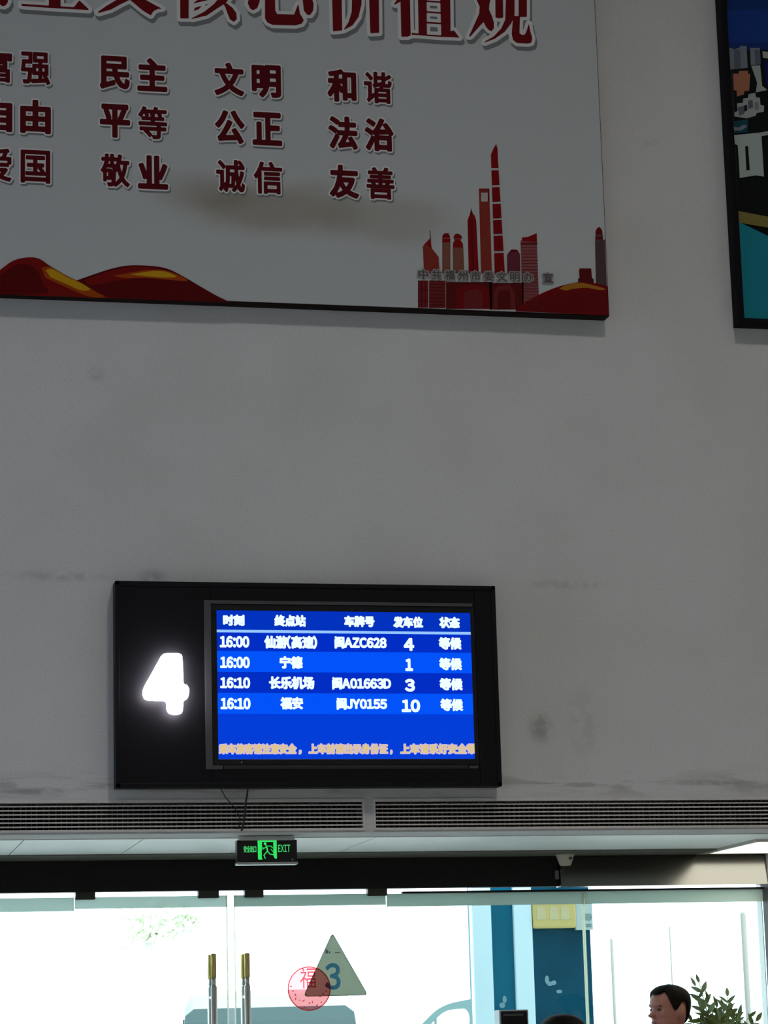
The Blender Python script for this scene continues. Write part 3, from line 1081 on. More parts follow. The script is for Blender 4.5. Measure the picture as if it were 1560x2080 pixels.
rg.box(BX0, BX1, BY-0.006, BY, BZ1-0.020, BZ1, 0.002).box(BX0, BX1, BY-0.006, BY, BZ0, BZ0+0.020, 0.002)
rg.box(BX0, BX0+0.020, BY-0.006, BY, BZ0, BZ1, 0.002).box(BX1-0.020, BX1, BY-0.006, BY, BZ0, BZ1, 0.002)
rg.build('rim', BLACK, board)
# metal strips round the opening
st = mat('opening_strip', (0.065, 0.065, 0.072), 0.5, spec=0.2)
MB().box(TX0-0.031, TX0, BY-0.004, BY+0.006, TZ0-0.020, TZ1+0.015, 0.001).build('edge_strip', st, board)
MB().box(TX0, TX1-0.012, BY-0.004, BY+0.006, TZ1, TZ1+0.015, 0.001).build('edge_strip', st, board)
MB().box(TX0, TX0+0.045, BY-0.004, BY+0.006, TZ0-0.020, TZ0-0.002, 0.001).build('edge_strip', st, board)
MB().box(TX0+0.052, TX1-0.06, BY-0.003, BY+0.006, TZ0-0.019, TZ0-0.004, 0.001).build('edge_strip', mat('opening_strip_dull', (0.016, 0.016, 0.018), 0.5), board)
MB().box(TX1-0.05, TX1-0.01, BY-0.004, BY+0.006, TZ0-0.018, TZ0-0.006, 0.001).build('edge_strip', st, board)


# the lit numeral, standing off the panel
def c6(u, v):
    return (200+u/3.545, 1150+v/3.545)


num = sm([(470, 632), (495, 628), (570, 628), (596, 638), (603, 660), (608, 740), (612, 840), (636, 856), (652, 885), (648, 930), (636, 955), (612, 975), (606, 1040), (590, 1062), (550, 1068), (512, 1058), (494, 1030), (486, 975), (420, 968), (350, 962), (328, 945), (322, 915), (330, 870), (380, 780), (430, 690), (452, 648)], 3)
pts = [at(*c6(*p), BY-0.045) for p in num]
MB().prism([(p.x, BY-0.045, p.z) for p in pts], (0, 0.014, 0)).build('numeral', emis('numeral_light', (1.0, 0.93, 1.0, 1), 30.0), board)
nb = MB()
cc = sum((Vector((p.x, 0, p.z)) for p in pts), Vector())/len(pts)
nb.box(cc.x-0.02, cc.x+0.02, BY-0.031, BY, cc.z-0.03, cc.z+0.03)
nb.build('numeral_mount', BLACK, board)

# ------------------------------------------------------------------ television in the board
TY = -0.078
tv = empty('television', ((TX0+TX1)/2, -0.04, TZ0), 'blue departure screen listing four buses, set into the black board', 'screen')
s0, s1 = at(439.5, 1240, TY), at(964.5, 1541.5, TY)
SX0, SX1, SZ0, SZ1 = s0.x, s1.x, s1.z, s0.z
z1b = at(960, 1245, TY).z
SZ1 = (SZ1+z1b)/2
MB().box(TX0+0.001, TX1-0.001, TY+0.004, -0.010, TZ0+0.001, TZ1-0.001, 0.002).build('body', BLACKMATT, tv)
bz = MB()
bz.box(TX0+0.002, SX0, TY-0.004, TY+0.006, TZ0+0.002, TZ1-0.002, 0.001).box(SX1, TX1-0.002, TY-0.004, TY+0.006, TZ0+0.002, TZ1-0.002, 0.001)
bz.box(SX0, SX1, TY-0.004, TY+0.006, SZ1, TZ1-0.002, 0.001).box(SX0, SX1, TY-0.004, TY+0.006, TZ0+0.002, SZ0, 0.001)
bz.build('bezel', mat('tv_black', (0.004, 0.004, 0.005), 0.3), tv)
scr = MB().box(SX0, SX1, TY, TY+0.004, SZ0, SZ1).build('screen', emis('screen_blue', lin(4, 62, 216), 1.0), tv)
E_HEAD = emis('screen_head', lin(3, 50, 190), 1.0)
E_ROWA = emis('screen_row_dark', lin(3, 46, 196), 1.0)
E_ROWB = emis('screen_row_light', lin(2, 84, 250), 1.0)
E_LINE = emis('screen_line', lin(150, 200, 255), 1.0)
E_TEXT = emis('screen_text', lin(226, 246, 255), 1.15)
E_TICK = emis('ticker_text', lin(222, 196, 140), 1.0)
E_TICKO = emis('ticker_outline', lin(206, 190, 232), 1.0)
SW, SH = SX1-SX0, SZ1-SZ0


def c7(u, v):
    """crop coordinates of the screen photo to a point on the screen"""
    p = at(400+u/2.4375, 1200+v/2.4375, TY)
    return p.x, p.z


def band(name, v0, v1, m):
    z0 = c7(730, v1)[1]
    z1 = c7(730, v0)[1]
    MB().box(SX0, SX1, TY-0.0006, TY, z0, z1).build(name, m, scr)


zz = c7(730, 205)[1]
MB().box(SX0, SX1, TY-0.0006, TY, c7(730, 200)[1], SZ1).build('header_band', E_HEAD, scr)
band('row_band', 213, 303, E_ROWA)
band('row_band', 303, 405, E_ROWB)
band('row_band', 405, 508, E_ROWA)
band('row_band', 508, 610, E_ROWB)
MB().box(SX0, SX1, TY-0.0012, TY-0.0006, zz-0.006, zz+0.006).build('rule_line', E_LINE, scr)


def stext(s, u0, u1, v0, v1, g=0.0022, m=E_TEXT, y=TY-0.0020):
    x0, z1 = c7(u0, (v0+v1)/2-(v1-v0)/2)
    x1, z0 = c7(u1, (v0+v1)/2+(v1-v0)/2)
    zc = (c7(u0, v0)[1]+c7(u1, v0)[1]+c7(u0, v1)[1]+c7(u1, v1)[1])/4
    hh = abs(c7(u0, v0)[1]-c7(u0, v1)[1])/2
    sh = contour(field([fit(glyph(s), x0+g, x1-g, zc-hh+g, zc+hh-g)], 0.0016, g+0.004), g)
    mm = MB()
    mm.flat(*sh, y, 0)
    return mm.build('screen_text', [m], scr)


for s, u0, u1, v0, v1 in [('时刻', 128, 236, 118, 174), ('终点站', 382, 540, 120, 178), ('车牌号', 728, 880, 124, 180), ('发车位', 970, 1120, 128, 184), ('状态', 1198, 1302, 130, 186),
                          ('16:00', 112, 260, 224, 282), ('仙游(高速)', 332, 596, 222, 288), ('闽AZC628', 680, 940, 226, 288), ('4', 1022, 1076, 234, 298), ('等候', 1196, 1310, 230, 292),
                          ('16:00', 114, 262, 326, 384), ('宁德', 408, 524, 324, 386), ('1', 1030, 1070, 336, 398), ('等候', 1198, 1312, 332, 394),
                          ('16:10', 114, 264, 428, 484), ('长乐机场', 356, 582, 424, 488), ('闽A01663D', 668, 962, 428, 490), ('3', 1028, 1080, 436, 500), ('等候', 1200, 1316, 432, 494),
                          ('16:10', 116, 266, 530, 588), ('福安', 412, 526, 526, 588), ('闽JY0155', 690, 942, 530, 590), ('10', 1012, 1106, 538, 602), ('等候', 1204, 1318, 534, 596)]:
    stext(s, u0, u1, v0, v1, 0.0042 if s in ('4', '1', '3', '10') else 0.0034)
for s, u0, u1 in [('乘车旅客请注意安全', 106, 496), ('，', 502, 520), ('上车前请出示身份证', 550, 948), ('，', 954, 970), ('上车请系好安全带', 1004, 1386)]:
    v0, v1 = (786, 812) if s == '，' else (755, 811)
    stext(s, u0, u1, v0, v1, 0.0044, E_TICKO, TY-0.0014)
    stext(s, u0+4, u1-4, v0+5, v1-5, 0.0016, E_TICK, TY-0.0022)
# power light
pl = at(491, 1548, TY-0.005)
MB().box(pl.x-0.003, pl.x+0.003, TY-0.0055, TY-0.003, pl.z-0.002, pl.z+0.002).build('standby_light', emis('standby', lin(70, 100, 110), 1.0), tv)

# ------------------------------------------------------------------ cables under the board
CABLE = mat('cable_black', (0.01, 0.01, 0.01), 0.5)


def cable(pix, r, label, name):
    P = [at(x, y, Y) for x, y, Y in pix]
    pts = []
    for i in range(len(P)-1):
        for k in range(4):
            pts.append(P[i].lerp(P[i+1], k/4))
    pts.append(P[-1])
    for _ in range(2):
        pts = [pts[0]]+[(pts[i-1]+pts[i]*2+pts[i+1])/4 for i in range(1, len(pts)-1)]+[pts[-1]]
    tag(MB().tube(pts, r, 6).build(name, CABLE), label, 'cable')


cable([(503, 1604, -0.06), (502.5, 1609, -0.055), (502, 1614, -0.045), (500, 1625, -0.025), (497, 1655, -0.016), (494, 1680, -0.014), (490, 1688, -0.013)], 0.0042, 'thick black cable hanging from the board over the air grille', 'power_cable')
cable([(449, 1603, -0.045), (452, 1609, -0.03), (457, 1618, -0.012), (465, 1628, -0.012), (478, 1642, -0.012), (488, 1662, -0.012), (487, 1676, -0.012), (481, 1684, -0.011)], 0.0022, 'thin black wire bent to the left of the thick cable', 'signal_wire')

# ------------------------------------------------------------------ exit sign
EY = 0.12
e0, e1 = at(481, 1700, EY), at(604, 1755, EY)
EX0, EX1, EZ0 = e0.x, e1.x, e1.z-0.001
ex = empty('exit_sign', ((EX0+EX1)/2, EY+0.02, EZ0), 'black emergency exit sign with glowing green running figure under the soffit', 'exit sign')
MB().box(EX0, EX1, EY, EY+0.05, EZ0+0.006, ZS-0.020, 0.002).build('body', mat('sign_black', (0.006, 0.006, 0.006), 0.25), ex)
tr = mat('sign_rail', (0.50, 0.51, 0.50), 0.35, metal=0.2)
MB().box(EX0+0.014, EX1-0.012, EY-0.012, EY+0.055, ZS-0.022, ZS-0.006, 0.003).build('top_rail', tr, ex)
MB().box(EX0-0.001, EX1+0.002, EY-0.010, EY+0.055, EZ0, EZ0+0.011, 0.003).build('bottom_rail', tr, ex)
for t_ in (0.3, 0.7):
    MB().tube([(EX0*(1-t_)+EX1*t_, EY+0.03, ZS-0.01), (EX0*(1-t_)+EX1*t_, EY+0.03, ZS-0.0005)], 0.006).build('hanger', tr, ex)
GRN = emis('exit_green', lin(52, 226, 100), 1.0)
GRN2 = emis('exit_green_text', lin(70, 205, 110), 0.9)


def c8(u, v):
    p = at(470+u/10.4, 1680+v/10.4, EY)
    return (p.x, p.z)


m = MB()
ye = EY-0.0012
for poly in ([(552, 268), (640, 266), (640, 640), (660, 684), (600, 690), (562, 680)], [(552, 268), (575, 258), (930, 262), (955, 285), (955, 314), (552, 316)], [(885, 300), (955, 300), (962, 650), (948, 676), (905, 650), (885, 590)]):
    m.flat(*polyfill([c8(*p) for p in poly]), ye)
hd = [c8(712+30*math.cos(k/10*6.283), 352+30*math.sin(k/10*6.283)) for k in range(10)]
m.flat(*polyfill(hd), ye)
for path, wd in (([(745, 415), (765, 520)], 0.0062), ([(745, 410), (690, 450), (640, 470)], 0.0036), ([(760, 400), (835, 400), (870, 440)], 0.0036), ([(752, 520), (685, 595), (715, 660)], 0.0042), ([(775, 520), (810, 570), (895, 585)], 0.0042), ([(715, 370), (745, 410)], 0.004), ([(640, 320), (640, 420), (700, 450)], 0.0022), ([(835, 470), (880, 520)], 0.003)):
    m.flat(*stroke([c8(*p) for p in path], wd), ye)
m.build('pictogram', [GRN], ex)


def etext(s, u0, u1, v0, v1, g):
    a0, a1 = c8(u0, v1), c8(u1, v0)
    mm = MB()
    mm.flat(*grow(fit(glyph(s), a0[0]+g, a1[0]-g, a0[1]+g, a1[1]-g), g, 6), ye)
    mm.build('sign_text', [GRN2], ex)


etext('安全出口', 258, 524, 392, 540, 0.0008)
etext('EXIT', 988, 1240, 372, 528, 0.0006)
i0 = at(594, 1746, EY)
MB().box(i0.x-0.004, i0.x+0.004, EY-0.002, EY, i0.z-0.006, i0.z+0.006).build('test_button', mat('button_grey', (0.12, 0.13, 0.13), 0.5), ex)

# small sensor on the strip in front of the header
sn = empty('motion_sensor', (3.837, 1.3, ZS), 'small cream cone-shaped sensor hanging beside the header joint', 'sensor')
CREAM = mat('cream_plastic', (0.50, 0.48, 0.38), 0.5)
cx, cy = 3.837, 1.30
rings = []
for z, rr in ((ZS-0.008, 0.050), (ZS-0.014, 0.050), (ZS-0.016, 0.046), (ZS-0.060, 0.031), (ZS-0.066, 0.026)):
    rings.append([(cx+rr*math.cos(k/16*2*math.pi), cy+rr*math.sin(k/16*2*math.pi), z) for k in range(16)])
MB().loft(rings).build('housing', CREAM, sn)
MB().ball((cx+0.016, cy-0.034, ZS-0.030), 0.013, 0.009, 0.008, 12).build('lens', DARKGREY, sn)
MB().box(3.800, 3.818, YD-0.062, YD-0.04, 2.36, 2.405, 0.003).build('bracket', mat('bracket_grey', (0.12, 0.12, 0.12), 0.4), sn)

# ------------------------------------------------------------------ glass doors and fixed panes
GT = 2.303


def leaf(name, x0, x1, hinge, label):
    d = empty(name, ((x0+x1)/2, YD, 0.0), label, None, None, 'structure')
    MB().box(x0+0.001, x1-0.001, YD-0.006, YD+0.006, 0.012, GT).build('glass_pane', GLASS, d)
    MB().box(x0+0.001, x1-0.001, YD-0.0075, YD-0.006, 2.245, GT-0.001).build('frosted_strip', FROST, d)
    e = MB()
    if hinge:
        e.box(x0, x0+0.006, YD-0.006, YD+0.006, 0.012, GT)
    else:
        e.box(x1-0.006, x1, YD-0.006, YD+0.006, 0.012, GT)
    e.build('glass_edge', GLASSEDGE, d)
    return d


PATCH = mat('patch_dark', (0.030, 0.028, 0.018), 0.5)


def patch(d, x0, x1, z0=2.290):
    MB().box(x0, x1, YD-0.030, YD+0.022, z0, 2.328, 0.003).build('patch_fitting', PATCH, d)
    MB().box(x0, x1, YD-0.024, YD+0.022, 0.004, 0.05, 0.003).build('patch_fitting', PATCH, d)


d1 = leaf('door_1', 1.335, 2.100, 0, 'left leaf of the frameless glass double door')
patch(d1, 1.338, 1.436)
patch(d1, 1.950, 2.055)
d2 = leaf('door_2', 2.132, 2.915, 1, 'right leaf of the frameless glass double door')
patch(d2, 2.185, 2.281)
patch(d2, 2.817, 2.918)


def handle(d, x, y, mirror=1):
    h = MB()
    z1, z2, z3 = 2.013, 1.895, 1.86
    h.tube([(x, y, z2), (x, y, z1-0.004), (x, y, z1)], [0.0135, 0.0135, 0.011], 14, 1)
    h.tube([(x, y, z3), (x, y, z2)], 0.0105, 12, 0)
    h.tube([(x, y, 0.62), (x, y, 0.9), (x, y, z3-0.01), (x, y, z3)], [0.0150, 0.0150, 0.0150, 0.0105], 14, 0)
    s = 1 if y > YD else -1
    for z in (1.80, 0.80):
        h.tube([(x, YD+0.006*s, z), (x, y, z)], 0.010, 10, 0)
    h.build('handle', [STEEL, BRASS], d)


for d, px in ((d1, 434), (d2, 502)):
    X = at(px, 1960, YD-0.06).x
    handle(d, X, YD-0.06)
    X2 = X
    handle(d, X2, YD+0.055)


def pane(name, x0, x1, label, top=2.300, gap=True):
    d = empty(name, ((x0+x1)/2, YD, 0.0), label, None, None, 'structure')
    MB().box(x0+0.001, x1-0.001, YD-0.006, YD+0.006, 0.0, top).build('glass_pane', GLASS, d)
    MB().box(x0+0.001, x1-0.001, YD-0.0075, YD-0.006, 2.235, top-0.001).build('frosted_strip', FROST, d)
    if gap:
        MB().box(x1-0.012, x1, YD-0.008, YD+0.008, 0.0, top).build('glass_edge', GLASSEDGE, d)
    return d


pane('window_2', 0.0, 1.333, 'fixed glass pane to the left of the double door', 2.303, False)
pane('window_3', 2.917, 3.965, 'fixed glass pane between the double door and the right pane', 2.300)
pane('window_4', 3.966, GX1-0.012, 'rightmost fixed glass pane behind the man', 2.300, False)

# decals on the glass
DY = YD-0.0085


def rounded(pts, r, n=4):
    out = []
    m = len(pts)
    for i in range(m):
        a, b, c = Vector(pts[i-1]), Vector(pts[i]), Vector(pts[(i+1) % m])
        u, v = (a-b).normalized(), (c-b).normalized()
        p, q = b+u*r, b+v*r
        for k in range(n+1):
            t = k/n
            out.append(tuple(p*(1-t)**2+b*2*t*(1-t)+q*t*t))
    return out


t0, t1, t2 = at(675, 1894, DY), at(616, 2024, DY), at(748, 2022, DY)
tri = empty('triangle_sticker', (t0.x, DY, t1.z), 'pale grey-green triangular sticker with a blue 3 on the right door leaf', 'sticker')
pl_ = rounded([(t0.x, t0.z), (t1.x, (t1.z+t2.z)/2), (t2.x, (t1.z+t2.z)/2)], 0.024)
TRIM = glassy('sticker_green', (0.30, 0.36, 0.31), False, (0.70, 0.73, 0.62), 0.84)
MB().prism([(p[0], DY, p[1]) for p in pl_], (0, 0.0012, 0)).build('sheet', TRIM, tri)
BLUE3 = mat('sticker_blue', (0.10, 0.44, 0.66), 0.5)
n0, n1 = at(660, 2012, DY), at(692, 1955, DY)
mm = MB()
mm.flat(*contour(field([fit(glyph('3'), n0.x+0.006, n1.x-0.006, n0.z+0.006, n1.z-0.006)], 0.002, 0.012), 0.0042), DY-0.0006)
mm.build('numeral', [BLUE3], tri)
mm = MB()
for (u0, v0, u1, v1) in ((661, 1929, 666, 1937), (668, 1932, 671, 1937), (680, 1934, 691, 1936)):
    a0, a1 = at(u0, v1, DY), at(u1, v0, DY)
    mm.flat([(a0.x, a0.z), (a1.x, a0.z), (a1.x, a1.z), (a0.x, a1.z)], [(0, 1, 2, 3)], DY-0.0006)
tag(mm.build('small_text', [mat('sticker_grey', (0.25, 0.30, 0.27), 0.6)], tri), None, None, None, 'stuff')
eo = MB()
n = len(pl_)
cxy = (sum(p[0] for p in pl_)/n, sum(p[1] for p in pl_)/n)
inn = [(cxy[0]+(p[0]-cxy[0])*0.972, cxy[1]+(p[1]-cxy[1])*0.972) for p in pl_]
eo.flat(pl_+inn, [(i, (i+1) % n, n+(i+1) % n, n+i) for i in range(n)], DY-0.0004)
eo.build('outline', [mat('sticker_outline', (0.22, 0.20, 0.12), 0.6)], tri)

sc_ = at(628, 2008, DY-0.003)
seal = empty('round_seal_sticker', (sc_.x, DY-0.003, sc_.z-0.11), 'translucent red round seal sticker with a lucky character beside the blue 3', 'sticker')
RADIUS = 0.110
SEALFILL = glassy('seal_pink', (0.97, 0.33, 0.36), False, (0.8, 0.25, 0.25), 0.10)
SEALRED = glassy('seal_red', (0.95, 0.30, 0.32), False, (0.55, 0.04, 0.05), 0.55)
mm = MB()
mm.flat(*polyfill([(sc_.x+RADIUS*math.cos(k/40*6.28319), sc_.z+RADIUS*math.sin(k/40*6.28319)) for k in range(40)]), DY-0.0025)
mm.build('sheet', [SEALFILL], seal)
mm = MB()
V, Fc = [], []
for k in range(40):
    a_ = k/40*6.28319
    V += [(sc_.x+RADIUS*math.cos(a_), sc_.z+RADIUS*math.sin(a_)), (sc_.x+(RADIUS-0.006)*math.cos(a_), sc_.z+(RADIUS-0.006)*math.sin(a_))]
for k in range(40):
    a_, b2 = 2*k, 2*((k+1) % 40)
    Fc.append((a_, b2, b2+1, a_+1))
mm.flat(V, Fc, DY-0.0032)
mm.build('ring', [SEALRED], seal)
f0, f1 = at(610, 2008, DY-0.003), at(641, 1965, DY-0.003)
mm = MB()
mm.flat(*fit(glyph('福'), f0.x, f1.x, f0.z, f1.z), DY-0.0034)
mm.build('character', [SEALRED], seal)
mm = MB()
for k in range(26):
    a_ = k/26*6.283+0.1
    rr = RADIUS*random.uniform(0.62, 0.86)
    if math.sin(a_) > 0.25:
        continue
    cx_, cz_ = sc_.x+rr*math.cos(a_), sc_.z+rr*math.sin(a_)
    mm.flat(*stroke([(cx_, cz_), (cx_+random.uniform(-0.008, 0.008), cz_+random.uniform(-0.008, 0.008))], 0.005), DY-0.0034)
tag(mm.build('floral_pattern', [SEALRED], seal), None, None, None, 'stuff')

# ------------------------------------------------------------------ outside
YARD = mat('yard_concrete', (0.60, 0.59, 0.56), 0.8, noise=0.08, nscale=0.8)
tag(MB().box(-60, 80, YD+0.12, 120, -0.25, -0.02).build('floor_yard', YARD), 'sunlit concrete bus yard outside the doors', None, None, 'structure')

# blue kiosk
KY = 4.0
kx = [at(px, 1960, KY).x for px in (962, 1000, 1046, 1083, 1203)]
kio = empty('kiosk', ((kx[0]+kx[-1])/2, KY+0.5, 0), 'tall blue kiosk with teal panels and pale blue posts just outside', 'kiosk')
PALEB = mat('pale_blue_post', (0.60, 0.78, 0.84), 0.5)
TEAL = mat('teal_panel', (0.004, 0.115, 0.19), 0.6, spec=0.05, noise=0.08, nscale=3)
DTEAL = mat('deep_teal_panel', (0.003, 0.058, 0.10), 0.6, spec=0.05, noise=0.22, nscale=4)
KH = 3.3
MB().box(kx[0]+0.012, kx[-1], KY+0.05, KY+0.16, 0, KH, 0.01).build('body', mat('kiosk_body', (0.02, 0.12, 0.18), 0.5), kio)
MB().box(kx[0]-0.005, kx[1], KY-0.02, KY+0.055, 0, KH, 0.008).build('post', PALEB, kio)
MB().box(kx[1], kx[2], KY+0.015, KY+0.05, 0.05, KH-0.05).build('teal_panel', TEAL, kio)
MB().box(kx[2], kx[3], KY-0.02, KY+0.08, 0, KH, 0.008).build('post', PALEB, kio)
MB().box(kx[3], kx[4], KY+0.015, KY+0.05, 0.05, KH-0.05).build('teal_panel', DTEAL, kio)
MB().box(kx[0]-0.1, kx[-1]+0.05, KY-0.1, KY+0.25, KH, KH+0.12, 0.01).build('roof', PALEB, kio)
for (u, v, ru, rv) in ((1112, 1990, 4, 9), (1118, 1998, 6, 5), (1126, 1996, 5, 5), (1137, 2014, 6, 4), (1026, 2030, 4, 8), (1021, 2042, 6, 6)):  # pale oval marks on the teal panels
    c0, c1 = at(u-ru, v+rv, KY), at(u+ru, v-rv, KY)
    lf = MB()
    lf.flat(*polyfill([((c0.x+c1.x)/2+(c1.x-c0.x)/2*math.cos(k/10*6.283), (c0.z+c1.z)/2+(c1.z-c0.z)/2*math.sin(k/10*6.283)) for k in range(10)]), KY+0.0125-0.0003*(u % 7))
    lf.build('pale_scuff', [mat('scuff_pale', (0.16, 0.30, 0.36), 0.7)], kio)
y0_, y1_ = at(1084, 1886, KY-0.03), at(1169, 1822, KY-0.03)
ysg = empty('yellow_sign', ((y0_.x+y1_.x)/2, KY-0.03, y0_.z), 'pale yellow sign plate at the top of the dark teal kiosk panel', 'sign')
YEL = mat('sign_yellow', (0.54, 0.43, 0.15), 0.5, noise=0.05, nscale=6)
MB().box(y0_.x, y1_.x, KY-0.035, KY+0.012, y0_.z, y1_.z, 0.012).build('plate', YEL, ysg)
lt = mat('sign_block_pale', (0.52, 0.46, 0.25), 0.5)
for u in (1099, 1125, 1148):
    a0, a1 = at(u-8, 1868, KY-0.036), at(u+8, 1842, KY-0.036)
    MB().box(a0.x, a1.x, KY-0.037, KY-0.035, a0.z, a1.z).build('text_block', lt, ysg)
w0, w1 = at(1170, 1889, KY-0.02), at(1202, 1826, KY-0.02)
wsg = empty('white_sign', ((w0.x+w1.x)/2, KY-0.02, w0.z), 'narrow white sign with grey figures beside the yellow plate', 'sign')
MB().box(w0.x, w1.x, KY-0.025, KY+0.012, w0.z, w1.z, 0.004).build('plate', mat('sign_white', (0.42, 0.50, 0.48), 0.5), wsg)
GT_ = mat('sign_grey_text', (0.16, 0.25, 0.25), 0.6)
for s, u0, u1, v0, v1 in (('69', 1182, 1202, 1855, 1871), ('EE', 1183, 1202, 1876, 1884)):
    a0, a1 = at(u0, v1, KY-0.026), at(u1, v0, KY-0.026)
    mm = MB()
    mm.flat(*contour(field([fit(glyph(s), a0.x+0.004, a1.x-0.004, a0.z+0.004, a1.z-0.004)], 0.002, 0.008), 0.003), KY-0.0265)
    mm.build('sign_text', [GT_], wsg)

# minibus facing the doors, its side door open
VY = 14.0
vx0, vx1 = at(358, 2060, VY).x, at(738, 2060, VY).x
vcx, vw = (vx0+vx1)/2, (vx1-vx0)/2
van = empty('minibus', (vcx, VY, 0), 'pale minibus parked facing the doors with one front door open', 'minibus')
VWHITE = mat('van_white', (0.26, 0.275, 0.275), 0.5, spec=0.1)
VGLASS = mat('van_glass', (0.040, 0.062, 0.066), 0.5, spec=0.08)
RUB = mat('rubber', (0.02, 0.02, 0.02), 0.8)
vroof = at(545, 2010, VY+0.9).z


def sect(y, z0, z1, wl, wh, r=0.12):
    """rounded van cross-section at depth y"""
    pts = []
    for sx in (1, -1):
        zz_ = [(wl, z0), (wl, z0+(z1-z0)*0.45), (wh+(wl-wh)*0.4, z0+(z1-z0)*0.72), (wh, z1-r), (wh-r*0.35, z1-r*0.3), (wh-r, z1)]
        seq = zz_ if sx == 1 else zz_[::-1]
        pts += [(vcx+sx*a, y, z) for a, z in seq]
    return pts


rows = [sect(VY-0.42, 0.35, 0.82, vw-0.12, vw-0.2), sect(VY-0.36, 0.30, 1.02, vw-0.02, vw-0.1), sect(VY+0.0, 0.30, 1.16, vw, vw-0.05), sect(VY+0.45, 0.30, vroof-0.34, vw, vw-0.07),
        sect(VY+0.80, 0.30, vroof-0.06, vw, vw-0.08), sect(VY+1.2, 0.30, vroof, vw, vw-0.09), sect(VY+3.0, 0.30, vroof+0.03, vw, vw-0.09), sect(VY+4.4, 0.30, vroof, vw, vw-0.09), sect(VY+4.55, 0.34, vroof-0.1, vw-0.05, vw-0.15)]
MB().loft(rows).build('body', VWHITE, van)


def onwind(t, s):
    """point on the curved windscreen: t 0 bottom .. 1 top, s -1..1"""
    z = 1.17+t*(vroof-0.10-1.17)
    pr = [(1.16, 0.0), (vroof-0.34, 0.45), (vroof-0.06, 0.80), (vroof, 1.2)]
    y = next(y0+(z-z0)/(z1-z0)*(y1-y0) for (z0, y0), (z1, y1) in zip(pr, pr[1:]) if z <= z1)
    return Vector((vcx+s*(vw-0.04-0.05*t), VY+y-0.030+0.02*s*s, z))


V, Fc, NT, NS = [], [], 12, 16
for i in range(NT+1):
    t = 0.91*i/NT
    q = max(0.0, (t-0.80)/0.11)
    lim = 1.0-0.10*(1-math.sqrt(max(0.0, 1-min(q, 1.0)**2)))
    V += [onwind(t, lim*(2*j/NS-1)) for j in range(NS+1)]
for i in range(NT):
    for j in range(NS):
        a_ = i*(NS+1)+j
        Fc.append((a_, a_+1, a_+NS+2, a_+NS+1))
me = bpy.data.meshes.new('windscreen')
me.from_pydata(V, [], Fc)
wso = link('windscreen', me, van, [VGLASS])
wso.modifiers.new('thick', 'SOLIDIFY').thickness = 0.01
for s in (-1, 1):
    for k, (ya, yb) in enumerate(((VY+0.95, VY+1.8), (VY+1.95, VY+3.0), (VY+3.15, VY+4.2))):
        if s == 1 and k == 0:
            continue
        xs_ = vcx+s*(vw-0.005)
        MB().prism([(xs_-s*0.01, ya, 1.25), (xs_-s*0.01, yb, 1.25), (xs_-s*0.07, yb, vroof-0.28), (xs_-s*0.07, ya, vroof-0.28)], (s*0.02, 0, 0)).build('side_window', VGLASS, van)
    for yw in (VY+0.45, VY+3.6):
        wh_ = MB()
        wh_.tube([(vcx+s*(vw-0.2), yw, 0.31), (vcx+s*(vw-0.02), yw, 0.31)], 0.33, 20)
        ob = wh_.build('wheel', RUB, van)
    hl = MB().ball((vcx+s*(vw-0.25), VY-0.38, 0.80), 0.17, 0.06, 0.10)
    hl.build('headlight', mat('headlight', (0.7, 0.72, 0.75), 0.1), van)
    MB().ball((vcx+s*(vw+0.14), VY+0.35, 1.32), 0.06, 0.05, 0.13).tube([(vcx+s*(vw-0.02), VY+0.45, 1.22), (vcx+s*(vw+0.12), VY+0.36, 1.25)], 0.02).build('side_mirror', RUB, van)
MB().box(vcx-vw+0.04, vcx+vw-0.04, VY-0.50, VY-0.36, 0.28, 0.52, 0.04).build('bumper', mat('bumper_grey', (0.2, 0.2, 0.2), 0.6), van)
MB().box(vcx-0.35, vcx+0.35, VY-0.44, VY-0.36, 0.62, 0.78, 0.02).build('radiator_grille', RUB, van)
MB().tube([onwind(0.02, -0.5)+Vector((0, -0.03, 0)), onwind(0.45, -0.1)+Vector((0, -0.03, 0))], 0.01).build('wiper', RUB, van)
MB().tube([onwind(0.02, 0.2)+Vector((0, -0.03, 0)), onwind(0.45, 0.6)+Vector((0, -0.03, 0))], 0.01).build('wiper', RUB, van)
sh_ = onwind(0.55, 0.30)
MB().box(sh_.x-0.14, sh_.x+0.14, sh_.y-0.022, sh_.y-0.01, sh_.z-0.03, sh_.z+0.03).build('windscreen_card', mat('card', (0.5, 0.55, 0.55), 0.6), van)
# open door, hinged at the windscreen pillar and swung out
OY = VY+0.50


def dpt(px, py):
    p = at(px, py, OY)
    return (p.x, OY, p.z)


DOOR = mat('door_inner', (0.10, 0.165, 0.175), 0.6, spec=0.1)
outer = [(790, 2128), (812, 2104), (835, 2080), (860, 2055), (885, 2041), (915, 2034), (946, 2029), (949, 2040), (950, 2060), (946, 2090), (942, 2122)]
inner = [(824, 2118), (843, 2092), (862, 2070), (882, 2055), (914, 2050.5), (922, 2054), (927, 2066), (926, 2090), (923, 2118)]
dm = MB()
o3 = [dpt(*p) for p in sm(outer, 3)]
i3 = [dpt(*p) for p in sm(inner, 4)]
bmx = bmesh.new()
# ring between outer and inner outline (bridged by nearest parameter)
nO, nI = len(o3), len(i3)
K = 40


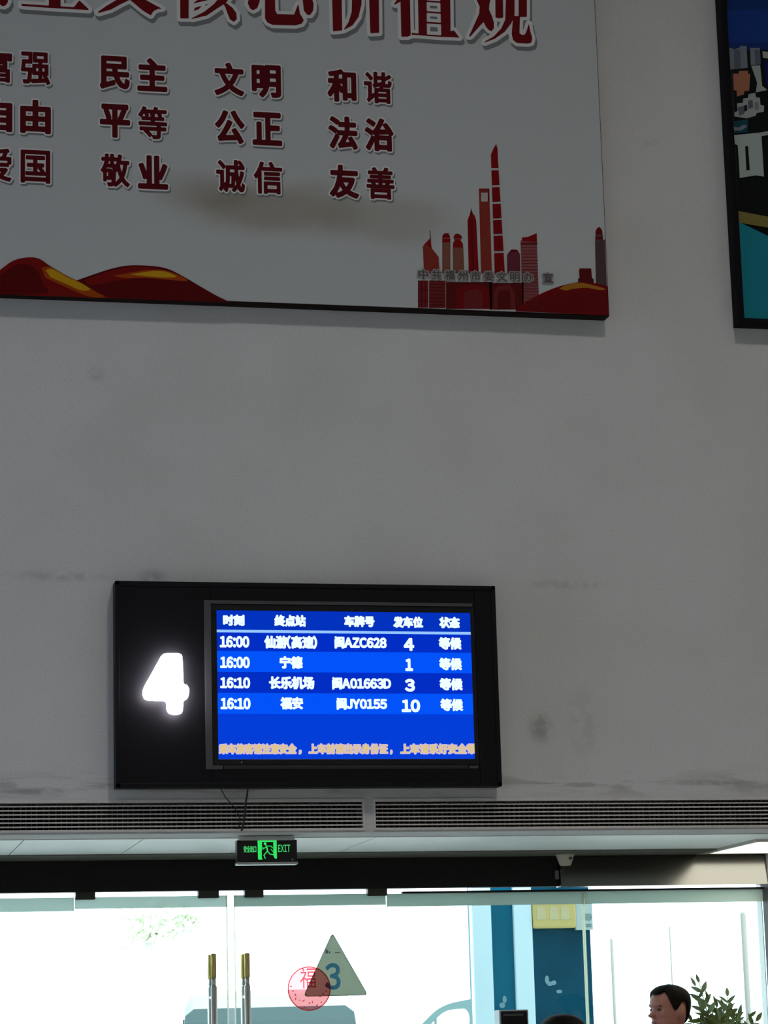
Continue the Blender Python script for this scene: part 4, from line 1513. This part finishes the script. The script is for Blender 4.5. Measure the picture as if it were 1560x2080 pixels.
def resamp(P, k):
    P = [Vector(p) for p in P]
    Ls = [0]
    for a, b in zip(P, P[1:]):
        Ls.append(Ls[-1]+(b-a).length)
    out = []
    for i in range(k):
        t = Ls[-1]*i/(k-1)
        j = max(0, min(len(P)-2, next((q for q in range(len(Ls)-1) if Ls[q+1] >= t), len(P)-2)))
        out.append(P[j].lerp(P[j+1], (t-Ls[j])/max(Ls[j+1]-Ls[j], 1e-9)))
    return out


oo, ii = resamp(o3, K), resamp(i3, K)
fA = [[bmx.verts.new(p+Vector((0, dy, 0))) for p in L_] for L_ in (oo, ii) for dy in (0, 0.06)]
O0, O1, I0, I1 = fA
for i in range(K-1):
    bmx.faces.new((O0[i], O0[i+1], I0[i+1], I0[i]))
    bmx.faces.new((O1[i], I1[i], I1[i+1], O1[i+1]))
    bmx.faces.new((O0[i], O1[i], O1[i+1], O0[i+1]))
    bmx.faces.new((I0[i], I0[i+1], I1[i+1], I1[i]))
bmesh.ops.recalc_face_normals(bmx, faces=bmx.faces[:])
dm._merge(bmx)
a_, b2 = Vector(dpt(788, 2126)), Vector(dpt(942, 2118))
dm.box(a_.x, b2.x, OY, OY+0.08, 0.45, a_.z, 0.015)
xdv = dpt(860, 2070)
dm.box(xdv[0]-0.012, xdv[0]+0.012, OY+0.005, OY+0.045, a_.z, dpt(860, 2066)[2])
odoor = dm.build('open_door', DOOR, van)
MB().box(a_.x+0.35, a_.x+0.55, OY-0.04, OY, 0.95, 1.0, 0.01).build('door_handle', RUB, odoor)
MB().tube([(vcx+vw-0.03, OY+0.04, 0.75), (a_.x+0.02, OY+0.04, 0.75)], 0.025).tube([(vcx+vw-0.03, OY+0.04, 1.2), (a_.x+0.02, OY+0.04, 1.2)], 0.025).build('hinge', RUB, odoor)

van.rotation_euler = (0, 0, -0.165)

# posts and railing at the right, across the yard
POST = mat('post_grey', (0.20, 0.20, 0.185), 0.7, spec=0.1)
PYD = 24.0


def post(px0, py0, px1, r, label, grp='grey posts across the yard'):
    p = at(px0, py0, PYD)
    o = empty('fence_post', (p.x, PYD, 0), label, 'post', grp)
    MB().tube([(p.x, PYD, -0.02), (p.x, PYD, p.z-r), (p.x, PYD, p.z-r*0.4), (p.x, PYD, p.z)], [r, r, r*0.8, r*0.3], 10).build('shaft', POST, o)
    MB().box(p.x-r*2, p.x+r*2, PYD-r*2, PYD+r*2, -0.02, 0.03).build('base_plate', POST, o)
    return p


post(1242, 1906, 1247, 0.022, 'slim grey post across the yard, nearest the blue kiosk')
post(1360, 1882, 1365, 0.010, 'very thin grey post across the yard above the man')
post(1509, 1852, 1520, 0.040, 'thickest grey post across the yard at the right')
rl = empty('wire_fence', (at(1500, 2000, PYD+1).x, PYD+1, 0), 'pale fence of thin upright rods behind the thick post', 'fence')
for px, py in ((1458, 1890), (1498, 1890), (1525, 1892), (1530, 1905), (1545, 1918), (1550, 1918), (1422, 1940), (1562, 1905), (1575, 1905)):
    p = at(px, py, PYD+1)
    MB().tube([(p.x, PYD+1, -0.02), (p.x, PYD+1, p.z)], 0.0045, 6).build('rod', POST, rl)
p, q = at(1400, 2085, PYD+1), at(1600, 2064, PYD+1)
MB().box(p.x, q.x+1, PYD+0.98, PYD+1.02, 1.05, 1.09).build('rail', POST, rl)

# ------------------------------------------------------------------ trees across the yard
LEAFP = mat('foliage_far', (0.60, 0.65, 0.50), 0.7, noise=0.3, nscale=1.5)
BARK = mat('bark', (0.60, 0.58, 0.54), 0.9)


def tree(px, py, Y, spread, label, n=340):
    c = at(px, py, Y)
    t = empty('tree', (c.x, Y, -0.02), label, 'tree', 'trees across the yard')
    MB().tube([(c.x, Y, -0.02), (c.x+0.1, Y, c.z*0.5), (c.x, Y, c.z)], [0.16, 0.12, 0.06], 8).build('trunk', BARK, t)
    lm = MB()
    for k in range(n):
        u = Vector((random.gauss(0, 1), random.gauss(0, 0.7), random.gauss(0, 0.55)))*spread
        o = c+u
        s = random.uniform(0.08, 0.16)
        nrm = Vector((random.uniform(-1, 1), random.uniform(-1, 1), random.uniform(-1, 1))).normalized()
        a = nrm.orthogonal().normalized()*s
        b = nrm.cross(a).normalized()*s*0.5
        lm.bm.faces.new([lm.bm.verts.new(o+v) for v in (-a, b, a, -b)])
    tag(lm.build('foliage', LEAFP, t), None, None, None, 'stuff')


# ------------------------------------------------------------------ terminal behind the doors' inside
RY = 1.2
r0, r1 = at(1014, 2051, RY), at(1073, 2051, RY)
term = empty('ticket_terminal', ((r0.x+r1.x)/2, RY+0.1, 0), 'black ticket terminal with a pale frame in front of the blue kiosk', 'terminal')
zt = (r0.z+r1.z)/2
MB().box(r0.x, r1.x, RY, RY+0.10, zt-0.42, zt, 0.004).build('screen_case', mat('pale_case', (0.45, 0.47, 0.50), 0.4), term)
MB().box(r0.x+0.008, r1.x-0.008, RY-0.004, RY+0.002, zt-0.41, zt-0.007, 0.001).build('display', mat('display_black', (0.008, 0.007, 0.008), 0.25), term)
b0, b1 = at(1023, 2064, RY-0.006), at(1063, 2059, RY-0.006)
MB().box(b0.x, b1.x, RY-0.006, RY-0.003, b0.z, b1.z).build('light_bar', mat('bar_grey', (0.09, 0.09, 0.095), 0.4), term)
MB().box((r0.x+r1.x)/2-0.05, (r0.x+r1.x)/2+0.05, RY+0.03, RY+0.09, 0.02, zt-0.4, 0.005).build('column', SILVER, term)
MB().box((r0.x+r1.x)/2-0.2, (r0.x+r1.x)/2+0.2, RY-0.06, RY+0.17, 0.0, 0.025, 0.005).build('base', SILVER, term)

# ------------------------------------------------------------------ people
SKIN = mat('skin', (0.42, 0.170, 0.118), 0.55, noise=0.06, nscale=30)
LIP = mat('lip', (0.26, 0.09, 0.075), 0.5)
HAIR = mat('hair_black', (0.010, 0.007, 0.005), 0.7, spec=0.08, noise=0.3, nscale=60)
EYEW = mat('eye_white', (0.5, 0.48, 0.45), 0.3)
EYEB = mat('eye_dark', (0.01, 0.008, 0.006), 0.2)


def head_rings(hh, sc=1.0):
    """head outline rings, face towards -x (local), chin at z=0, crown at z=hh; (z, front, back, halfwidth, centre)"""
    prof = [(-0.02, 0.030, 0.050, 0.045), (0.0, 0.066, 0.052, 0.040), (0.05, 0.082, 0.056, 0.050), (0.13, 0.086, 0.066, 0.060), (0.22, 0.088, 0.076, 0.066), (0.32, 0.090, 0.086, 0.070),
            (0.42, 0.091, 0.094, 0.073), (0.50, 0.086, 0.098, 0.075), (0.58, 0.092, 0.101, 0.077), (0.68, 0.091, 0.101, 0.078), (0.78, 0.082, 0.096, 0.075), (0.87, 0.066, 0.082, 0.066), (0.94, 0.044, 0.060, 0.050), (0.985, 0.018, 0.030, 0.026)]
    out = []
    for t, fr_, bk, hw in prof:
        ring = []
        for k in range(24):
            a = k/24*2*math.pi
            cx_, sy_ = math.cos(a), math.sin(a)
            rx = fr_ if cx_ > 0 else bk
            e = 0.85
            ring.append((-math.copysign(abs(cx_)**e, cx_)*rx*sc, math.copysign(abs(sy_)**e, sy_)*hw*sc, t*hh))
        out.append(ring)
    return out


def make_person(name, label, loc, height, yaw, shirt, trousers, longhair=False, hh=0.235):
    """standing figure; local -x is where it faces"""
    root = empty(name, loc, label, 'person')
    root.rotation_euler = (0, 0, yaw)
    kk = hh/0.235
    zc = height-hh-0.008
    body = MB()
    body.loft([[(p[0], p[1], p[2]+zc) for p in r] for r in head_rings(hh)])
    # nose, brow, lips, ears
    body.loft([[(-0.086, -0.012, zc+kk*0.118), (-0.086, 0.012, zc+kk*0.118), (-0.084, 0.010, zc+kk*0.122), (-0.084, -0.010, zc+kk*0.122)],
               [(-0.104, -0.010, zc+kk*0.098), (-0.104, 0.010, zc+kk*0.098), (-0.090, 0.014, zc+kk*0.100), (-0.090, -0.014, zc+kk*0.100)],
               [(-0.124, -0.010, zc+kk*0.082), (-0.124, 0.010, zc+kk*0.082), (-0.086, 0.019, zc+kk*0.082), (-0.086, -0.019, zc+kk*0.082)],
               [(-0.112, -0.010, zc+kk*0.071), (-0.112, 0.010, zc+kk*0.071), (-0.086, 0.017, zc+kk*0.072), (-0.086, -0.017, zc+kk*0.072)]])
    body.ball((-0.086, 0.0, zc+kk*0.135), 0.012, 0.050, 0.009, 12)
    body.ball((-0.088, 0.0, zc+kk*0.050), 0.011, 0.024, 0.007, 12)
    body.ball((-0.086, 0.0, zc+kk*0.040), 0.012, 0.021, 0.007, 12)
    body.ball((-0.078, 0.0, zc+kk*0.014), 0.016, 0.022, 0.014, 12)
    for s in (-1, 1):
        body.ball((-0.062, s*0.040, zc+kk*0.088), 0.022, 0.020, 0.022, 12)
        body.ball((0.014, s*0.081, zc+kk*0.103), 0.022, 0.014, 0.034, 14)
        body.ball((0.006, s*0.076, zc+kk*0.080), 0.011, 0.010, 0.014, 10)
    # neck, trunk, legs, arms
    k = height/1.75

    def ell(cx_, cy_, z, rx, ry, n=20):
        return [(cx_+rx*math.cos(i/n*2*math.pi), cy_+ry*math.sin(i/n*2*math.pi), z) for i in range(n)]
    zs_ = zc-0.02
    body.loft([ell(0.010, 0, zc+kk*0.07, 0.058, 0.055), ell(0.018, 0, zc+kk*0.01, 0.058, 0.058), ell(0.022, 0, zs_-0.05, 0.062, 0.075), ell(0.02, 0, zs_-0.085, 0.085, 0.15), ell(0.015, 0, zs_-0.13, 0.105, 0.20),
               ell(0.0, 0, zs_-0.28, 0.125, 0.185), ell(-0.01, 0, zs_-0.42, 0.12, 0.165), ell(-0.01, 0, zs_-0.55, 0.125, 0.17), ell(0.0, 0, zs_-0.68, 0.125, 0.18), ell(0.0, 0, zs_-0.74, 0.10, 0.16)])
    hipz = zs_-0.66
    for s in (-1, 1):
        y = s*0.09
        body.loft([ell(0, y, hipz, 0.095, 0.088), ell(0, y, hipz-0.18*k, 0.085, 0.080), ell(0, y, 0.48*k, 0.062, 0.058), ell(0.012, y, 0.34*k, 0.058, 0.054), ell(0.01, y, 0.12*k, 0.042, 0.040), ell(0.005, y, 0.06, 0.045, 0.042), ell(-0.03, y, 0.035, 0.11, 0.045), ell(-0.03, y, 0.0, 0.12, 0.046)])
        # arm hanging, slightly bent; hand with five fingers
        sh_ = Vector((0.015, s*0.195, zs_-0.13))
        el_ = Vector((0.03, s*0.245, zs_-0.43))
        wr = Vector((-0.05, s*0.25, zs_-0.68))
        body.tube([sh_, sh_.lerp(el_, 0.5), el_, el_.lerp(wr, 0.4), wr], [0.060, 0.050, 0.041, 0.040, 0.028], 14)
        pm2 = wr+Vector((-0.02, 0, -0.075))
        body.loft([ell(wr.x, wr.y, wr.z, 0.026, 0.020, 12), ell(wr.x-0.01, wr.y, wr.z-0.035, 0.036, 0.017, 12), ell(pm2.x, pm2.y, pm2.z-0.005, 0.040, 0.015, 12)])
        for f_, (dx, ln_) in enumerate(((-0.030, 0.070), (-0.010, 0.080), (0.010, 0.075), (0.029, 0.060))):
            b0_ = pm2+Vector((dx, 0, 0.004))
            body.tube([b0_, b0_+Vector((-0.004, -s*0.008, -ln_*0.5)), b0_+Vector((-0.006, -s*0.028, -ln_*0.95))], [0.0095, 0.0088, 0.0070], 8)
        tb = wr+Vector((-0.036, -s*0.004, -0.030))
        body.tube([tb, tb+Vector((-0.022, -s*0.012, -0.030)), tb+Vector((-0.026, -s*0.020, -0.056))], [0.013, 0.011, 0.008], 8)
    raw = link('raw', body.mesh('raw'))
    md = raw.modifiers.new('r', 'REMESH')
    md.mode = 'VOXEL'
    md.voxel_size = 0.0055
    sm_ = raw.modifiers.new('s', 'SMOOTH')
    sm_.factor = 0.5
    sm_.iterations = 3
    dg = bpy.context.evaluated_depsgraph_get()
    me = bpy.data.meshes.new_from_object(raw.evaluated_get(dg))
    rawm = raw.data
    bpy.data.objects.remove(raw)
    bpy.data.meshes.remove(rawm)
    me.name = 'body'
    me.materials.clear()
    for m_ in (SKIN, shirt, trousers, RUB):
        me.materials.append(m_)
    for p in me.polygons:
        c = p.center
        p.use_smooth = True
        mi = 0
        if c.z < 0.075:
            mi = 3
        elif c.z < hipz+0.04 and abs(c.y) < 0.19:
            mi = 2
        elif c.z < zs_-0.055 + (0.015 if c.x > 0.0 else -0.012):
            mi = 1
            if abs(c.y) > 0.20 and c.z < zs_-0.36:
                mi = 0
        p.material_index = mi
    bo = link('body', me, root)
    bo.matrix_parent_inverse = Matrix.Identity(4)

    # hair: shell over the skull down to a smooth hairline
    prof = [(r[0][2]/hh, max(-p[0] for p in r), max(p[0] for p in r), max(p[1] for p in r)) for r in head_rings(hh)]

    def skull(t, a):
        t = max(prof[0][0], min(t, prof[-1][0]))
        for p0, p1 in zip(prof, prof[1:]):
            if t <= p1[0]:
                u = (t-p0[0])/(p1[0]-p0[0])
                fr_, bk, hw = (p0[i]+(p1[i]-p0[i])*u for i in (1, 2, 3))
                break
        ca, sa = math.cos(a), math.sin(a)
        return -math.copysign(abs(ca)**0.85, ca)*(fr_ if ca > 0 else bk), math.copysign(abs(sa)**0.85, sa)*hw

    if longhair:
        line = [(0, 0.72), (35, 0.70), (55, 0.45), (75, 0.15), (100, 0.02), (180, 0.0)]
    else:
        line = [(0, 0.79), (22, 0.79), (40, 0.86), (56, 0.76), (68, 0.60), (80, 0.43), (90, 0.45), (97, 0.62), (112, 0.62), (122, 0.42), (135, 0.24), (155, 0.14), (180, 0.12)]

    def low(deg):
        for (d0, l0), (d1, l1) in zip(line, line[1:]):
            if deg <= d1:
                u = (deg-d0)/(d1-d0)
                u = u*u*(3-2*u)
                return l0+(l1-l0)*u
        return line[-1][1]
    NA, NZ = 56, 14
    hr = MB()
    bmh = bmesh.new()
    cols = []
    topv = bmh.verts.new((0.006, 0, zc+hh+0.012))
    for i in range(NA):
        a = i/NA*2*math.pi
        deg = abs(math.degrees(math.atan2(math.sin(a), math.cos(a))))
        lo = low(deg)
        col = []
        for j in range(NZ+1):
            t = 0.975+(lo-0.975)*(j/NZ)**0.9
            px_, py_ = skull(t, a)
            d = Vector((px_, py_, 0))
            d.normalize()
            th = (0.024 if longhair else 0.0125)*(1.0 if j < NZ-1 else (0.7 if j == NZ-1 else 0.25))
            col.append(bmh.verts.new((px_+d.x*th, py_+d.y*th, t*hh+zc+kk*0.011*max(0.0, (t-0.5)/0.5))))
        cols.append(col)
    for i in range(NA):
        c0, c1 = cols[i], cols[(i+1) % NA]
        bmh.faces.new((topv, c0[0], c1[0]))
        for j in range(NZ):
            bmh.faces.new((c0[j], c0[j+1], c1[j+1], c1[j]))
    bmesh.ops.recalc_face_normals(bmh, faces=bmh.faces[:])
    for f in bmh.faces:
        f.smooth = True
    hr._merge(bmh)
    ho = hr.build('hair', HAIR, root)
    ho.matrix_parent_inverse = Matrix.Identity(4)
    sd = ho.modifiers.new('thick', 'SOLIDIFY')
    sd.thickness = 0.014
    sd.offset = -1
    ss = ho.modifiers.new('sub', 'SUBSURF')
    ss.levels = 1
    ss.render_levels = 1
    for s in (-1, 1):
        e = MB().ball((-0.079, s*0.031, zc+kk*0.112), 0.010, 0.015, 0.0055, 12).build('eye', EYEB, root)
        e.matrix_parent_inverse = Matrix.Identity(4)
        eb = MB().tube([(-0.088, s*0.014, zc+kk*0.131), (-0.089, s*0.032, zc+kk*0.135), (-0.078, s*0.050, zc+kk*0.130)], [0.003, 0.004, 0.002], 8).build('eyebrow', HAIR, root)
        eb.matrix_parent_inverse = Matrix.Identity(4)
    lp = MB().ball((-0.094, 0, zc+kk*0.045), 0.006, 0.020, 0.0055, 12).build('mouth', LIP, root)
    lp.matrix_parent_inverse = Matrix.Identity(4)
    return root


ht = at(1362, 2000, 0.6)
hb = at(1357, 2030, 0.6)
make_person('person', 'short-haired man in profile facing left, in front of the rightmost pane', (at(1358, 2040, 0.6).x, 0.6, 0.0), ht.z, 0.30, mat('shirt_red', (0.16, 0.05, 0.045), 0.8), mat('trousers_dark', (0.03, 0.03, 0.035), 0.8), False, 0.212)
h2 = at(1144, 2055, 0.75)
make_person('person', 'black-haired person whose crown shows at the bottom edge before the dark teal panel', (h2.x-0.01, 0.75, 0.0), h2.z-0.012, 0.2, mat('shirt_dark', (0.05, 0.05, 0.06), 0.8), mat('trousers_blue', (0.03, 0.04, 0.07), 0.8), True)

# ------------------------------------------------------------------ potted plant outside the right pane
PLY = 2.3
pc = at(1465, 2078, PLY)
plant = empty('potted_plant', (pc.x, PLY, 0), 'leafy potted plant outside the glass behind the man', 'plant')
POT = mat('pot_clay', (0.35, 0.33, 0.30), 0.7)
rings = [[(pc.x+rr*math.cos(k/20*6.28319), PLY+rr*math.sin(k/20*6.28319), z) for k in range(20)] for z, rr in ((-0.02, 0.16), (0.30, 0.21), (0.36, 0.23), (0.42, 0.23), (0.42, 0.20), (0.34, 0.19))]
MB().loft(rings).build('pot', POT, plant)
STEM = mat('stem_green', (0.10, 0.13, 0.05), 0.7)
LEAF = mat('leaf_green', (0.050, 0.050, 0.006), 0.7, spec=0.08, noise=0.3, nscale=12)
LEAF2 = mat('leaf_grey_green', (0.085, 0.092, 0.035), 0.7, spec=0.08, noise=0.25, nscale=12)


def leafmesh(name, m_):
    L_, W_ = 0.085, 0.014
    V, Fc = [], []
    n = 6
    for i in range(n+1):
        t = i/n
        w_ = W_*math.sin(math.pi*(0.06+0.94*t)**0.8)*(1 if t < 1 else 0)+0.0006
        z = -0.02*t*t
        V += [(t*L_, -w_, z+0.004), (t*L_, 0, z), (t*L_, w_, z+0.004)]
    for i in range(n):
        b = 3*i
        Fc += [(b, b+3, b+4, b+1), (b+1, b+4, b+5, b+2)]
    me = bpy.data.meshes.new(name)
    me.from_pydata(V, [], Fc)
    for p in me.polygons:
        p.use_smooth = True
    me.materials.append(m_)
    return me


LM = [leafmesh('leaf', LEAF), leafmesh('leaf', LEAF2)]
trunk = MB()
trunk.tube([(pc.x, PLY, 0.3), (pc.x+0.01, PLY, 1.0), (pc.x, PLY, 1.45)], [0.022, 0.018, 0.012], 8)
# branch tips given as sight points on the plant's plane
tips = [(1412, 2003, -0.05), (1420, 1996, 0.05), (1438, 2036, -0.10), (1428, 2052, 0.08), (1456, 2046, 0.0), (1478, 2024, -0.04), (1484, 2050, 0.06), (1500, 2062, -0.06), (1508, 2072, 0.03), (1450, 2060, -0.12), (1470, 2056, 0.10), (1405, 2074, 0.02), (1490, 2066, 0.12), (1462, 2068, -0.15), (1442, 2070, 0.14), (1478, 2072, -0.1), (1522, 2066, 0.04), (1536, 2074, -0.05), (1418, 2066, -0.08), (1468, 2046, 0.05), (1452, 2052, 0.1), (1496, 2056, -0.02)]
for bi, (px, py, dy) in enumerate(tips):
    tp = at(px, py, PLY+dy)
    s0_ = Vector((pc.x+random.uniform(-0.01, 0.01), PLY, random.uniform(1.15, 1.45)))
    mid = s0_.lerp(tp, 0.55)+Vector((0, 0, 0.05))
    path = [s0_*(1-t)**2+mid*2*t*(1-t)+tp*t*t for t in [i/8 for i in range(9)]]
    trunk.tube(path, [0.005-0.0004*i for i in range(9)], 6)
    for i in range(3, 9):
        for s in ((-1, 1) if i < 8 else (0,)):
            if bi not in (0, 1) and random.random() < 0.18:
                continue
            lo = link('leaf', LM[1 if bi in (0, 1, 5) or random.random() < 0.2 else 0], plant)
            lo.location = path[i]
            t = (path[min(i+1, 8)]-path[i-1]).normalized()
            sidev = Vector((t.z, 0, -t.x))
            d = (t*0.75+sidev*s*0.9+Vector((0, random.uniform(-0.5, 0.5), random.uniform(-0.1, 0.15)))).normalized()
            zax = Vector((random.uniform(-0.4, 0.4), -1, random.uniform(-0.2, 0.8)))
            yax = zax.cross(d).normalized()
            zax = d.cross(yax)
            lo.rotation_euler = Matrix((d, yax, zax)).transposed().to_euler()
            f_ = random.uniform(0.6, 1.05)
            lo.scale = (f_, f_, f_)
trunk.build('stem', STEM, plant)

tree(300, 1880, 46, 0.42, 'pale green tree crown far across the yard behind the left door leaf')
tree(375, 1872, 52, 0.20, 'small pale green treetop far across the yard beside the larger crown', 120)

# remove the lettering source
bpy.data.objects.remove(_to)
bpy.data.curves.remove(_tc)
